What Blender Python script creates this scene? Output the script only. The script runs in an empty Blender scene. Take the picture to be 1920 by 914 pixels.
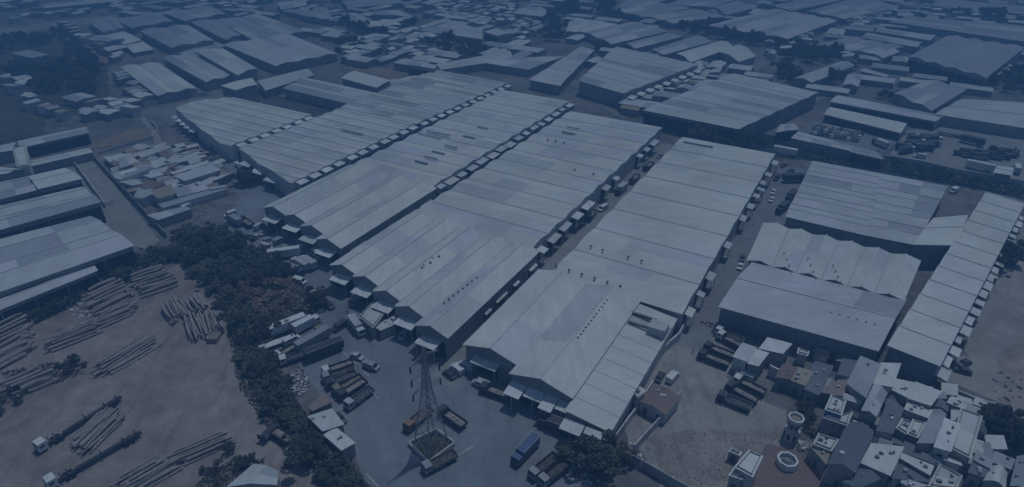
import bpy, math, random
from mathutils import Vector
R = random.Random(11)
sc = bpy.context.scene
col = sc.collection

# ------------------------------------------------------------------ camera
FPX, HORIZON, CAMH = 1200.0, -240.0, 120.0          # focal length in px of a 1920 px frame
PITCH = math.atan((457 - HORIZON) / FPX)
CP, SP = math.cos(PITCH), math.sin(PITCH)
cd = bpy.data.cameras.new('camera'); cam = bpy.data.objects.new('camera', cd); col.objects.link(cam)
cd.sensor_fit = 'HORIZONTAL'; cd.sensor_width = 36; cd.lens = 36 * FPX / 1920
cd.clip_start = 1; cd.clip_end = 8000
cam.location = (0, 0, CAMH); cam.rotation_euler = (math.pi / 2 - PITCH, 0, 0)
sc.camera = cam

# ------------------------------------------------------------------ sky, sun, exposure
SUN_AZ, SUN_EL = math.radians(38), math.radians(70)   # azimuth to the right of +Y
w = bpy.data.worlds.new('World'); sc.world = w; w.use_nodes = True
nt = w.node_tree; nt.nodes.clear()
sky = nt.nodes.new('ShaderNodeTexSky'); sky.sky_type = 'NISHITA'; sky.sun_disc = False
sky.sun_elevation = SUN_EL; sky.sun_rotation = SUN_AZ; sky.ozone_density = 4; sky.dust_density = 0.4
bg = nt.nodes.new('ShaderNodeBackground'); bg.inputs['Strength'].default_value = 0.085
wo = nt.nodes.new('ShaderNodeOutputWorld')
nt.links.new(sky.outputs[0], bg.inputs[0]); nt.links.new(bg.outputs[0], wo.inputs[0])
sd = bpy.data.lights.new('sun', 'SUN'); so = bpy.data.objects.new('sun', sd); col.objects.link(so)
sd.energy = 2.0; sd.angle = math.radians(2.0); sd.color = (0.83, 0.96, 1.02)
to_sun = Vector((math.sin(SUN_AZ) * math.cos(SUN_EL), math.cos(SUN_AZ) * math.cos(SUN_EL), math.sin(SUN_EL)))
so.rotation_euler = (-to_sun).to_track_quat('-Z', 'Y').to_euler()
so.location = (0, 0, 300)
vs = sc.view_settings; vs.view_transform = 'Standard'; vs.look = 'None'; vs.gamma = 1; vs.use_curve_mapping = False
vs.exposure = -0.68
sc.cycles.use_denoising = True
sc.cycles.max_bounces = 5; sc.cycles.diffuse_bounces = 2; sc.cycles.volume_bounces = 0

# ------------------------------------------------------------------ coordinates
def G(x, y, z=0.0):
    """point at height z that the photo shows at pixel (x, y) of 1920 x 914"""
    dx, dz = x - 960, -(y - 457)
    d = Vector((dx, FPX * CP + dz * SP, -FPX * SP + dz * CP))
    t = (z - CAMH) / d.z
    return Vector((d.x * t, d.y * t, z))
def K(k, x, y, z=0.0):
    """the same, from a 480 x 230 px tile of the photo enlarged 3.973 times"""
    return G(480 * (k % 4) + x / 3.973, (0, 230, 460, 684)[k // 4] + y / 3.973, z)
U = Vector((0.5, 0.8660254, 0)); V = Vector((0.8660254, -0.5, 0)); Z = Vector((0, 0, 1))
def AB(a, b, z=0.0): return U * a + V * b + Z * z      # the estate's own grid
def lerp(p, q, t): return p + (q - p) * t
def yaw(d): return math.atan2(d.y, d.x)

# ------------------------------------------------------------------ materials
def newmat(name):
    m = bpy.data.materials.new(name); m.use_nodes = True
    n = m.node_tree.nodes; b = n['Principled BSDF']
    return m, n, m.node_tree.links, b
def mat(name, c, rough=0.8, var=0.25, scale=0.6, stretch=None, fine=6.0, bump=0.0, metal=0.0, c2=None, detail=6, spec=0.3, sheets=None, stain=0.0, obvar=0.0):
    m, n, l, b = newmat(name)
    tc = n.new('ShaderNodeTexCoord'); mp = n.new('ShaderNodeMapping')
    ge = n.new('ShaderNodeNewGeometry')
    l.new(ge.outputs['Position'], mp.inputs[0])
    if stretch: mp.inputs['Rotation'].default_value = (0, 0, math.radians(stretch[0])); mp.inputs['Scale'].default_value = (stretch[1], stretch[2], 1)
    n1 = n.new('ShaderNodeTexNoise'); n1.inputs['Scale'].default_value = scale * .1; n1.inputs['Detail'].default_value = detail; n1.inputs['Roughness'].default_value = .65
    n2 = n.new('ShaderNodeTexNoise'); n2.inputs['Scale'].default_value = fine * .1; n2.inputs['Detail'].default_value = 3
    l.new(mp.outputs[0], n1.inputs[0]); l.new(mp.outputs[0], n2.inputs[0])
    mx = n.new('ShaderNodeMix'); mx.data_type = 'FLOAT'; mx.inputs[0].default_value = .35
    l.new(n1.outputs[0], mx.inputs[2]); l.new(n2.outputs[0], mx.inputs[3])
    cr = n.new('ShaderNodeValToRGB')
    lo = tuple(v * (1 - var) for v in c); hi = tuple(min(1, v * (1 + var)) for v in (c2 or c))
    cr.color_ramp.elements[0].position = .34; cr.color_ramp.elements[0].color = (*lo, 1)
    cr.color_ramp.elements[1].position = .66; cr.color_ramp.elements[1].color = (*hi, 1)
    l.new(mx.outputs[0], cr.inputs[0]); out = cr.outputs[0]
    def mul(fac, lo_, hi_, a_, b_):
        nonlocal out
        mr = n.new('ShaderNodeMapRange'); mr.inputs[1].default_value = a_; mr.inputs[2].default_value = b_; mr.inputs[3].default_value = lo_; mr.inputs[4].default_value = hi_
        l.new(fac, mr.inputs[0]); mm = n.new('ShaderNodeVectorMath'); mm.operation = 'SCALE'; l.new(out, mm.inputs[0]); l.new(mr.outputs[0], mm.inputs['Scale']); out = mm.outputs[0]
    if sheets:                                              # single sheets laid side by side, each weathered a little differently
        m2 = n.new('ShaderNodeMapping'); m2.vector_type = 'POINT'; m2.inputs['Rotation'].default_value = (0, 0, math.radians(30)); m2.inputs['Scale'].default_value = sheets
        l.new(ge.outputs['Position'], m2.inputs[0]); fl = n.new('ShaderNodeVectorMath'); fl.operation = 'FLOOR'; l.new(m2.outputs[0], fl.inputs[0])
        wn = n.new('ShaderNodeTexWhiteNoise'); wn.noise_dimensions = '2D'; l.new(fl.outputs[0], wn.inputs[0]); mul(wn.outputs[0], .955, 1.045, 0, 1)
        n4 = n.new('ShaderNodeTexNoise'); n4.inputs['Scale'].default_value = .035; n4.inputs['Detail'].default_value = 7; n4.inputs['Roughness'].default_value = .7; l.new(ge.outputs['Position'], n4.inputs[0]); mul(n4.outputs[0], .86, 1.08, .35, .62)
        n5 = n.new('ShaderNodeTexNoise'); n5.inputs['Scale'].default_value = .5; n5.inputs['Detail'].default_value = 5; l.new(mp.outputs[0], n5.inputs[0]); mul(n5.outputs[0], .80, 1.0, .28, .42)
    if stain:                                               # worn tracks, oil and grit
        n6 = n.new('ShaderNodeTexNoise'); n6.inputs['Scale'].default_value = .055; n6.inputs['Detail'].default_value = 9; n6.inputs['Roughness'].default_value = .72; n6.inputs['Distortion'].default_value = 1.2; l.new(ge.outputs['Position'], n6.inputs[0]); mul(n6.outputs[0], 1 - stain, 1 + stain * .6, .36, .64)
        n7 = n.new('ShaderNodeTexNoise'); n7.inputs['Scale'].default_value = 1.6; n7.inputs['Detail'].default_value = 4; l.new(ge.outputs['Position'], n7.inputs[0]); mul(n7.outputs[0], 1 - stain * .5, 1 + stain * .35, .35, .65)
        m3 = n.new('ShaderNodeMapping'); m3.inputs['Rotation'].default_value = (0, 0, math.radians(-35)); m3.inputs['Scale'].default_value = (.5, .035, 1); l.new(ge.outputs['Position'], m3.inputs[0])
        n8 = n.new('ShaderNodeTexNoise'); n8.inputs['Scale'].default_value = 1; n8.inputs['Detail'].default_value = 3; n8.inputs['Distortion'].default_value = .6; l.new(m3.outputs[0], n8.inputs[0]); mul(n8.outputs[0], 1 - stain * .7, 1, .33, .43)
    if obvar:
        oi = n.new('ShaderNodeObjectInfo'); mul(oi.outputs['Random'], 1 - obvar, 1 + obvar, 0, 1)
    l.new(out, b.inputs['Base Color'])
    b.inputs['Roughness'].default_value = rough; b.inputs['Metallic'].default_value = metal
    b.inputs['Specular IOR Level'].default_value = spec
    if bump:
        bp = n.new('ShaderNodeBump'); bp.inputs['Strength'].default_value = bump; bp.inputs['Distance'].default_value = .15
        l.new(n2.outputs[0], bp.inputs['Height']); l.new(bp.outputs[0], b.inputs['Normal'])
    return m
M = {}
# zinc and fibre-cement roof sheets, streaked down the slope
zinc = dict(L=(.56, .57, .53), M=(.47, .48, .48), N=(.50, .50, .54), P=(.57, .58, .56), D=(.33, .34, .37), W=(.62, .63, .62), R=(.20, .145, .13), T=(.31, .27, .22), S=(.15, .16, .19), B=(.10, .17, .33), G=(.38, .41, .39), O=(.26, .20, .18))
for k_, c_ in zinc.items():
    M['u' + k_] = mat('roof_sheet_across_' + k_, c_, .6, .07, .35, (30, 1, 7), 7, spec=.25, sheets=(1 / 8, 1 / 1.1, 1))   # streaks along U
    M['v' + k_] = mat('roof_sheet_along_' + k_, c_, .6, .07, .35, (30, 7, 1), 7, spec=.25, sheets=(1 / 1.1, 1 / 8, 1))
M['wall'] = mat('render_wall', (.30, .30, .30), .9, .18, 1.5, stain=.18, obvar=.12)
M['wallp'] = mat('pale_wall', (.56, .55, .53), .9, .2, 2, stain=.18, obvar=.12)
M['walld'] = mat('sheet_wall', (.20, .22, .25), .7, .2, 1.5, stain=.18, obvar=.12)
M['wallb'] = mat('blue_wall', (.12, .20, .36), .8, .15, 2)
M['dark'] = mat('dark_opening_shade', (.018, .02, .024), .9, .3, 2)  # near-black for openings, also the painted shade on bay and gable fronts
M['gutter'] = mat('gutter_metal', (.43, .44, .45), .6, .12, 2)
M['ridge'] = mat('ridge_metal', (.52, .53, .53), .6, .12, 2)
M['vent'] = mat('vent_metal', (.17, .175, .19), .6, .2, 5)
M['canopy'] = mat('canopy_sheet', (.66, .67, .66), .6, .1, 2, stain=.18, obvar=.12)
M['earth'] = mat('bare_earth', (.125, .122, .122), .95, .4, .22, fine=2.5, c2=(.185, .175, .17), stain=.22)
M['asphalt'] = mat('worn_asphalt', (.20, .213, .24), .9, .16, .3, fine=2.5, c2=(.215, .227, .252), stain=.16)
M['road'] = mat('grey_road', (.215, .22, .235), .9, .15, .5, fine=4, stain=.16)
M['concrete'] = mat('concrete_yard', (.27, .265, .255), .9, .12, .5, fine=4, stain=.16)
M['dirt'] = mat('red_dirt', (.24, .19, .172), .95, .18, .25, fine=2.2, c2=(.30, .26, .24), stain=.22)
M['sand'] = mat('sandy_lot', (.31, .29, .27), .95, .18, .3, fine=3, stain=.22)
M['tan'] = mat('tan_ground', (.24, .195, .15), .95, .22, .6, fine=4, stain=.16)
M['grass'] = mat('dry_grass', (.075, .078, .062), .95, .4, .3, fine=3, c2=(.085, .08, .05), stain=.22)
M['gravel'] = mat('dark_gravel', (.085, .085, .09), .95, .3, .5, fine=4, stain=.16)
M['pave'] = mat('red_paving', (.20, .145, .13), .9, .12, .6, fine=5)
M['water'] = mat('canal_water', (.018, .026, .03), .22, .3, .5, spec=.5)
M['kerb'] = mat('kerb_concrete', (.42, .42, .40), .9, .12, 2)
M['paint'] = mat('white_line', (.62, .62, .60), .8, .15, 3)
M['leafa'] = mat('leaf_dark', (.080, .090, .064), .75, .5, 2, fine=12, obvar=.35)
M['leafb'] = mat('leaf_mid', (.102, .108, .074), .75, .45, 2, fine=12, obvar=.35)
M['leafc'] = mat('leaf_dry', (.27, .195, .155), .8, .3, 3, fine=12, obvar=.35)
M['bark'] = mat('bark', (.09, .075, .06), .95, .3, 5)
M['log'] = mat('log_bark', (.31, .275, .245), .9, .3, 6, fine=15)
M['logend'] = mat('log_end', (.40, .35, .30), .9, .2, 8)
M['rubber'] = mat('rubber', (.02, .02, .022), .8, .2, 5)
M['glass'] = mat('dark_glass', (.02, .025, .03), .15, .2, 5, spec=.5)
M['steel'] = mat('galvanised_steel', (.34, .35, .36), .5, .15, 5, metal=.3)
M['chassis'] = mat('chassis_steel', (.04, .04, .045), .7, .2, 5)
M['deck'] = mat('truck_deck', (.10, .09, .085), .8, .25, 5)
for k_, c_ in dict(white=(.62, .63, .62), grey=(.28, .29, .31), dark=(.05, .055, .065), blue=(.07, .10, .20), orange=(.25, .15, .10), olive=(.20, .20, .13), tan=(.27, .21, .16), silver=(.42, .43, .44), red=(.22, .05, .04)).items():
    M['p_' + k_] = mat(k_ + '_paint', c_, .45, .12, 6, spec=.4)

# ------------------------------------------------------------------ object helpers
def mesh(name, v, f, mats, idx=None, smooth=False):
    me = bpy.data.meshes.new(name); me.from_pydata([tuple(p) for p in v], [], f)
    for m in (mats if isinstance(mats, (list, tuple)) else [mats]): me.materials.append(m)
    if idx: me.polygons.foreach_set('material_index', idx)
    if smooth: me.polygons.foreach_set('use_smooth', [True] * len(me.polygons))
    me.update(); return me
def link(name, me, parent=None, loc=None):
    o = bpy.data.objects.new(name, me); col.objects.link(o)
    if parent is not None: o.parent = parent
    if loc is not None: o.location = loc
    return o
def tag(o, label=None, cat=None, group=None, kind=None):
    if label: o['label'] = label
    if cat: o['category'] = cat
    if group: o['group'] = group
    if kind: o['kind'] = kind
    return o
def thing(name, label, cat, loc=(0, 0, 0), group=None, rz=0):
    o = link(name, None, None, loc); o.rotation_euler.z = rz; o.empty_display_size = .5
    return tag(o, label, cat, group)
def part(name, vf, m, root, parent=None, smooth=False, idx=None):
    """mesh given in world coordinates, stored relative to its thing"""
    L = root.location
    return link(name, mesh(name, [p - L for p in vf[0]], vf[1], m, idx, smooth), parent or root)
def copy_tree(o, parent=None):
    c = o.copy(); col.objects.link(c); c.parent = parent
    for ch in list(o.children): copy_tree(ch, c)
    return c
def ext(poly, d):
    n = len(poly); d = Vector(d)
    v = [Vector(p) for p in poly] + [Vector(p) + d for p in poly]
    f = [tuple(range(n)), tuple(range(2 * n - 1, n - 1, -1))] + [(i, i + n, (i + 1) % n + n, (i + 1) % n) for i in range(n)]
    return v, f
def merge(*parts):
    v, f = [], []
    for a, b in parts:
        o = len(v); v += list(a); f += [tuple(i + o for i in q) for q in b]
    return v, f
def bx(c, s, ax=Vector((1, 0, 0)), ay=None):
    """box centred on c with size s along ax, ay, z"""
    ax = Vector(ax).normalized(); ay = ay or Vector((-ax.y, ax.x, 0)); c = Vector(c)
    base = [c + ax * (i * s[0] / 2) + ay * (j * s[1] / 2) + Z * (s[2] / 2) for i, j in ((-1, -1), (1, -1), (1, 1), (-1, 1))]
    return ext(base, (0, 0, -s[2]))
def bar(p, q, r, n=4, r2=None):
    p, q = Vector(p), Vector(q); d = (q - p).normalized(); r2 = r if r2 is None else r2
    a = d.cross(Z if abs(d.z) < .95 else Vector((1, 0, 0))).normalized(); b = d.cross(a)
    v = [p + (a * math.cos(t) + b * math.sin(t)) * r for t in [math.tau * i / n for i in range(n)]] + [q + (a * math.cos(t) + b * math.sin(t)) * r2 for t in [math.tau * i / n for i in range(n)]]
    return v, [tuple(range(n - 1, -1, -1)), tuple(range(n, 2 * n))] + [(i, (i + 1) % n, (i + 1) % n + n, i + n) for i in range(n)]
def lathe(c, prof, n=8, ph=0):
    v, f = [], []
    for r, z in prof: v += [Vector(c) + Vector((r * math.cos(ph + math.tau * i / n), r * math.sin(ph + math.tau * i / n), z)) for i in range(n)]
    for j in range(len(prof) - 1): f += [(j * n + i, j * n + (i + 1) % n, (j + 1) * n + (i + 1) % n, (j + 1) * n + i) for i in range(n)]
    f += [tuple(range(n - 1, -1, -1)), tuple(range((len(prof) - 1) * n, len(prof) * n))]
    return v, f

# ------------------------------------------------------------------ ground
def sheet(name, pts, z, m, rough=0.0):
    if rough:
        out = []
        for p, q in zip(pts, pts[1:] + pts[:1]):
            n = max(1, int((q - p).length / 2.2))
            for i in range(n):
                t = lerp(p, q, i / n); f = 1 if 0 < i < n else 0
                out.append(t + Vector((R.gauss(0, rough), R.gauss(0, rough), 0)) * f + Vector((math.sin(t.x * .31 + t.y * .17), math.cos(t.y * .27 - t.x * .13), 0)) * rough * 1.5)
        pts = out
    return tag(link(name, mesh(name, [Vector((p.x, p.y, z)) for p in pts], [tuple(range(len(pts)))], m)), kind='structure')
def P(*xy): return [G(xy[i], xy[i + 1]) for i in range(0, len(xy), 2)]
g = 3200
sheet('ground', [Vector(p) for p in ((-g, -400, 0), (g, -400, 0), (g, g, 0), (-g, g, 0))], 0, M['earth'])
sheet('asphalt_yard', P(285, 205, 330, 205, 440, 290, 560, 368, 505, 398, 640, 478, 625, 512, 850, 650, 870, 650, 960, 715, 1085, 780, 1110, 920, 1060, 1000, 760, 1000, 690, 914, 640, 800, 530, 640, 600, 600, 590, 560, 545, 500, 480, 470, 420, 430, 450, 372, 380, 290), .03, M['asphalt'])
sheet('passage', [AB(a, b) for a, b in ((135, -148), (322, -148), (322, -139), (135, -141))], .05, M['concrete'])
sheet('alley_road', [AB(a, b) for a, b in ((104, -86), (306, -89), (306, -75), (104, -79))], .05, M['concrete'])
sheet('service_road', [AB(a, b) for a, b in ((152, -34), (306, -30), (306, -15), (152, -24))], .05, M['road'])
sheet('log_yard_dirt', P(-120, 640, 0, 590, 170, 560, 330, 495, 425, 585, 445, 700, 560, 860, 620, 1000, -300, 1000, -200, 700), .03, M['dirt'], .7)
sheet('concrete_yard', P(130, 315, 175, 298, 300, 452, 275, 470, 250, 460, 180, 500, 120, 420), .05, M['concrete'])
sheet('sandy_lot', P(1265, 590, 1330, 570, 1350, 600, 1440, 640, 1350, 720, 1480, 770, 1470, 860, 1380, 1000, 1290, 1000, 1170, 810, 1200, 720), .04, M['sand'], .7)
sheet('dirt_patch', P(1210, 830, 1290, 810, 1400, 810, 1470, 800, 1420, 870, 1330, 914, 1260, 900), .06, M['dirt'], .7)
sheet('side_road', P(1765, 720, 1830, 600, 1925, 400, 2100, 380, 2050, 560, 1980, 770, 1850, 745), .04, M['sand'], .7)
sheet('dirt_verge', P(1870, 700, 1925, 590, 2020, 560, 2060, 800, 1900, 800), .06, M['dirt'], .7)
sheet('canal', P(1395, 245, 1440, 253, 1600, 280, 1660, 296, 1790, 322, 1960, 358, 2200, 400, 2200, 430, 1960, 385, 1850, 360, 1775, 347, 1525, 303, 1400, 285, 1290, 262, 1300, 240), .03, M['water'])
sheet('highway', P(-200, 75, 0, 54, 160, 34, 400, 8, 620, -25, 640, -16, 420, 14, 170, 45, 0, 66, -200, 88), .04, M['concrete'])
sheet('field', P(-100, 115, 40, 95, 130, 92, 200, 120, 200, 185, 130, 220, 60, 230, -100, 250), .04, M['grass'], .7)
sheet('field', P(-60, 215, 30, 195, 75, 225, 90, 250, 0, 275, -80, 290), .05, M['grass'], .7)
sheet('field', P(-100, 50, 20, 70, 115, 60, 125, 85, 100, 100, -100, 110), .045, M['grass'], .7)
sheet('dirt_lot', P(148, 88, 185, 83, 225, 110, 245, 120, 195, 120), .05, M['tan'], .7)
sheet('dirt_lot', P(175, 268, 250, 243, 285, 243, 285, 255, 178, 278), .05, M['tan'], .7)
sheet('dirt_lot', P(645, 128, 675, 118, 760, 136, 735, 146), .05, M['tan'], .7)
sheet('truck_lot', P(1680, 270, 1700, 245, 1770, 235, 1925, 260, 1990, 300, 1960, 350, 1790, 320, 1670, 290), .05, M['concrete'])
sheet('car_lot', P(1500, 245, 1555, 225, 1700, 250, 1660, 285, 1560, 270), .05, M['road'])
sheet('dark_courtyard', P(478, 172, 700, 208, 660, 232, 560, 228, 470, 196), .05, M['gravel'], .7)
sheet('canal_verge', P(1215, 225, 1310, 255, 1400, 262, 1520, 300, 1460, 300, 1270, 258, 1200, 235), .02, M['grass'])
sheet('road', P(1060, 150, 1080, 152, 1150, 205, 1180, 225, 1150, 215), .05, M['road'])
sheet('road', P(1355, 140, 1420, 118, 1445, 95, 1600, 50, 1720, 12, 1800, -20, 1815, -15, 1730, 20, 1620, 60, 1450, 112, 1425, 128, 1370, 148), .055, M['road'])
sheet('road', P(1520, 185, 1600, 150, 1640, 120, 1660, 105, 1670, 110, 1650, 128, 1610, 160, 1440, 228, 1430, 222), .06, M['road'])
sheet('lane', P(160, 300, 290, 270, 285, 250, 262, 222, 270, 218, 300, 255, 305, 272, 175, 306), .06, M['concrete'])
sheet('plaza', P(1395, 895, 1425, 855, 1440, 832, 1500, 848, 1568, 885, 1545, 930, 1400, 990), .1, M['pave'])

# ------------------------------------------------------------------ buildings
FOOT = []
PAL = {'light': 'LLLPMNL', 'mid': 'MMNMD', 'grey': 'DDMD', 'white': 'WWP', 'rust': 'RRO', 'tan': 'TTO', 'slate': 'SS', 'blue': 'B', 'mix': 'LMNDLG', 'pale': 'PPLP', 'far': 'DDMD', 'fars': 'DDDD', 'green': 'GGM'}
def shed(root, q, h, rise, n=1, k=1, pal='light', shape='gable', wall='wall', over=.6, gut=True, cap=True, base=0.0, thick=.16, walls=True, group_walls=False):
    """roof over the quad q; ridges run from edge q0-q1 to edge q3-q2, n bays side by side, k sheets along each slope"""
    q = [Vector((p.x, p.y, 0)) for p in q]
    FOOT.append(([(p.x, p.y) for p in q], min(p.x for p in q) - 3, max(p.x for p in q) + 3, min(p.y for p in q) - 3, max(p.y for p in q) + 3))
    A = lambda t: lerp(q[0], q[1], t)
    B = lambda t: lerp(q[3], q[2], t)
    du = ((q[3] + q[2]) - (q[0] + q[1])).normalized()
    sd_ = 'u' if abs(du.dot(U)) > abs(du.dot(V)) else 'v'
    sd_ = 'v' if sd_ == 'u' else 'u'                       # streaks run down the slope, across the ridge
    peak = {'gable': .5, 'saw': .86, 'mono': .97}.get(shape, .5)
    ends = (A(0) - A(1)).normalized() * over
    def pt(s, t, zz):                                       # s along ridge 0..1
        p = lerp(A(t), B(t), s); p.z = zz
        if s == 0: p -= du * over
        if s == 1: p += du * over
        if t == 0: p += ends
        if t == 1: p -= ends
        return p
    pan = []
    for i in range(n):
        t0, t1 = i / n, (i + 1) / n; tm = t0 + (t1 - t0) * peak
        segs = [(t0, h, tm, h + rise), (tm, h + rise, t1, h)]
        if shape == 'mono': segs = [(t0, h, t1, h + rise)]
        if shape == 'flat': segs = [(t0, h, t1, h)]
        if shape == 'arch':
            st = 6; segs = []
            for j in range(st):
                x0, x1 = j / st, (j + 1) / st
                segs.append((lerp(t0, t1, x0), h + rise * math.sin(math.pi * x0), lerp(t0, t1, x1), h + rise * math.sin(math.pi * x1)))
        for (ta, za, tb, zb) in segs:
            for j in range(k):
                s0, s1 = j / k, (j + 1) / k
                dz = R.uniform(0, .05)
                poly = [pt(s0, ta, za + dz), pt(s0, tb, zb + dz), pt(s1, tb, zb + dz), pt(s1, ta, za + dz)]
                pan.append(part('roof_panel', ext(poly, (0, 0, -thick)), M[sd_ + R.choice(PAL[pal])], root))
        if cap and shape in ('gable', 'saw'):
            p, r = pt(0, tm, h + rise + .12), pt(1, tm, h + rise + .12)
            part('ridge_cap', bx((p + r) / 2, ((r - p).length, .45, .1), r - p), M['ridge'], root)
        if gut and i and shape in ('gable', 'saw', 'arch'):
            p, r = pt(0, t0, h + .16), pt(1, t0, h + .16)
            part('gutter', bx((p + r) / 2, ((r - p).length, .55, .12), r - p), M['gutter'], root)
    if walls:
        inn = .25
        def prof(t):
            if shape == 'flat': return h
            if shape == 'mono': return h + rise * t
            x = (t * n) % 1 if t < 1 else 0
            if shape == 'arch': return h + rise * math.sin(math.pi * x)
            return h + rise * (x / peak if x <= peak else (1 - x) / (1 - peak))
        ts = []
        for i in range(n):
            ts += [i / n, (i + peak) / n] if shape not in ('flat', 'mono', 'arch') else ([i / n + j / n / 6 for j in range(6)] if shape == 'arch' else [i / n])
        ts.append(1.0)
        wl = []
        for E_, sg in ((A, 1), (B, -1)):
            top = [E_(min(max(t, .004), .996)) + Z * (prof(t) - thick - .06) for t in ts]
            poly = [E_(.004) + Z * base] + top + [E_(.996) + Z * base]
            wl.append(ext(poly, du * (inn * sg)))
        for tt, sg in ((.004, 1), (.996, -1)):
            zz = prof(0 if tt < .5 else 1) - thick - .06
            p, r = A(tt) + du * (inn + .01), B(tt) - du * (inn + .01)
            wl.append(ext([p + Z * base, r + Z * base, r + Z * zz, p + Z * zz], (q[1] - q[0]).normalized() * (inn * sg)))
        if group_walls: part('wall', merge(*wl), M[wall], root)
        else:
            for x in wl: part('wall', x, M[wall], root)
    return pan
def canopy(root, c, out, wd, dp, z, door=True, m='canopy'):
    """pitched sheet awning over a loading door; c on the wall line, out points away from it"""
    out = out.normalized(); sdv = Vector((-out.y, out.x, 0)); c = Vector((c.x, c.y, 0))
    p = [c - sdv * wd / 2 + Z * (z + .5), c + sdv * wd / 2 + Z * (z + .5), c + sdv * wd / 2 + out * dp + Z * z, c - sdv * wd / 2 + out * dp + Z * z]
    cn = part('loading_canopy', ext(p, (0, 0, -.18)), M[m], root)
    if z > 6.5:
        part('hood_front', bx(c + out * (dp - .3) + Z * (z - 1.5), (.14, wd * .94, 2.4), out), M[R.choice(['walld', 'wall', 'walld'])], root, cn)
        for s in (-1, 1): part('hood_side', bx(c + sdv * (s * wd * .46) + out * (dp / 2) + Z * (z - 1.4), (dp - .9, .12, 2.4), out), M['wallp'], root, cn)
    for s in (-1, 1):
        b0 = c + sdv * (s * (wd / 2 - .3)) + out * (dp - .25)
        part('canopy_post', bx(b0 + Z * (z / 2 - .12), (.18, .18, z - .3), out), M['gutter'], root, cn)
    if door:
        part('shaded_loading_door', bx(c + out * .1 + Z * (z * .42), (wd * .8, .16, z * .82), sdv), M['dark'], root)
def building(k, pts, h, rise, n, rot, pal, label, kk=2, cat='warehouse', name='warehouse', shape='gable', wall='wall', group=None, over=.6, px=False, gw=False, **kw):
    pts = [(pts[i], pts[i + 1]) for i in range(0, 8, 2)]
    q = [(G(x, y, h) if px else K(k, x, y, h)) for x, y in pts]
    for p in q: p.z = 0
    if rot: q = q[1:] + q[:1]
    c = sum(q, Vector()) / 4
    T = thing(name, label, cat, c, group)
    shed(T, q, h, rise, n, kk, pal, shape, wall, over, group_walls=gw, **kw)
    return T, q

# --- the four long rows, on the estate grid
def grid(a0, a1, b0, b1, ridge):
    q = [AB(a0, b0), AB(a0, b1), AB(a1, b1), AB(a1, b0)]    # ridge along u: gable on the near edge
    return q if ridge == 'u' else q[1:] + q[:1]
def side_canopies(T, a0, a1, n, b, out, wd, dp, z, skip=()):
    for i in range(n):
        if i in skip: continue
        a = a0 + (i + .5) * (a1 - a0) / n
        if R.random() < .1: continue
        canopy(T, AB(a + R.uniform(-1, 1), b), out, wd * R.choice([.6, .8, 1, 1, 1.15]) * R.uniform(.9, 1.1), dp * R.uniform(.75, 1.15), z + R.uniform(-.5, .4), m=R.choice(['canopy', 'canopy', 'uL', 'uM', 'uN']))
def row_front(label, bays, a1, b0, b1, h, rise, pal, kk):
    T = thing('warehouse', label, 'warehouse', AB(bays[0], (b0 + b1) / 2))
    n = len(bays); wb = (b1 - b0) / n
    for i, a0 in enumerate(bays):
        bb = b0 + i * wb
        shed(T, grid(a0, a1, bb, bb + wb, 'u'), h, rise, 1, kk, pal, over=.5 if i in (0, n - 1) else .02)
        if i: part('gutter', bx(AB((a0 + a1) / 2 + .5, bb, h + .16), (a1 - a0, .6, .12), U), M['gutter'], T)
        canopy(T, AB(a0, bb + wb / 2), -U, wb * .62, 3.8, 5.2, door=False)
        part('shaded_loading_door', bx(AB(a0 - .08, bb + wb / 2, 2.7), (wb * .84, .16, 5.2), V), M['dark'], T)  # door widened so its near-black also paints the deep shade under the gable
    return T
def row_back(label, a0, a1, b0, b1, n, h, rise, pal, kk, shape='gable'):
    T = thing('warehouse', label, 'warehouse', AB(a0, (b0 + b1) / 2))
    shed(T, grid(a0, a1, b0, b1, 'v'), h, rise, n, kk, pal, shape, wall='wallp', over=.4, cap=False)
    return T
C1 = row_front('pale warehouse with five stepped front gables beside the small flat-roofed office', [125, 123, 120, 117, 113], 166.5, -141, -86, 8, 2.2, 'light', 3)
C2 = row_back('long pale many-ridged warehouse behind the five stepped gables, in the middle row', 167, 306, -139.5, -89, 11, 8, 1.0, 'light', 4)
side_canopies(C2, 167, 306, 14, -89, V, 6.6, 3.4, 5.6)
side_canopies(C1, 118, 166, 5, -86, V, 6, 1.2, 4.5)
B1 = row_front('pale warehouse with four stepped front gables facing the parked truck at the bend', [143, 142, 139, 135], 190, -193, -146, 8, 2.2, 'light', 3)
B2 = row_back('long pale many-ridged warehouse behind the four stepped gables, second row from left', 190.5, 321, -191, -148, 11, 8, 1.0, 'light', 4)
side_canopies(B2, 190, 321, 16, -148, V, 6.2, 3.6, 6.7)
side_canopies(B1, 137, 189, 5, -146, V, 6.5, 1.6, 4.6)
D1 = thing('warehouse', 'big pale warehouse with two front gables nearest the lattice pylon', 'warehouse', AB(113, -62))
shed(D1, grid(113, 156, -80, -63.5, 'u'), 8, 2.4, 1, 3, 'light', over=.6)
shed(D1, grid(109, 156, -63, -46, 'u'), 8.2, 2.4, 1, 3, 'light', over=.6)
part('gutter', bx(AB(134, -63.2, 8.2), (44, .7, .14), U), M['gutter'], D1)
canopy(D1, AB(113, -73), -U, 8, 2.6, 5)
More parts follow.
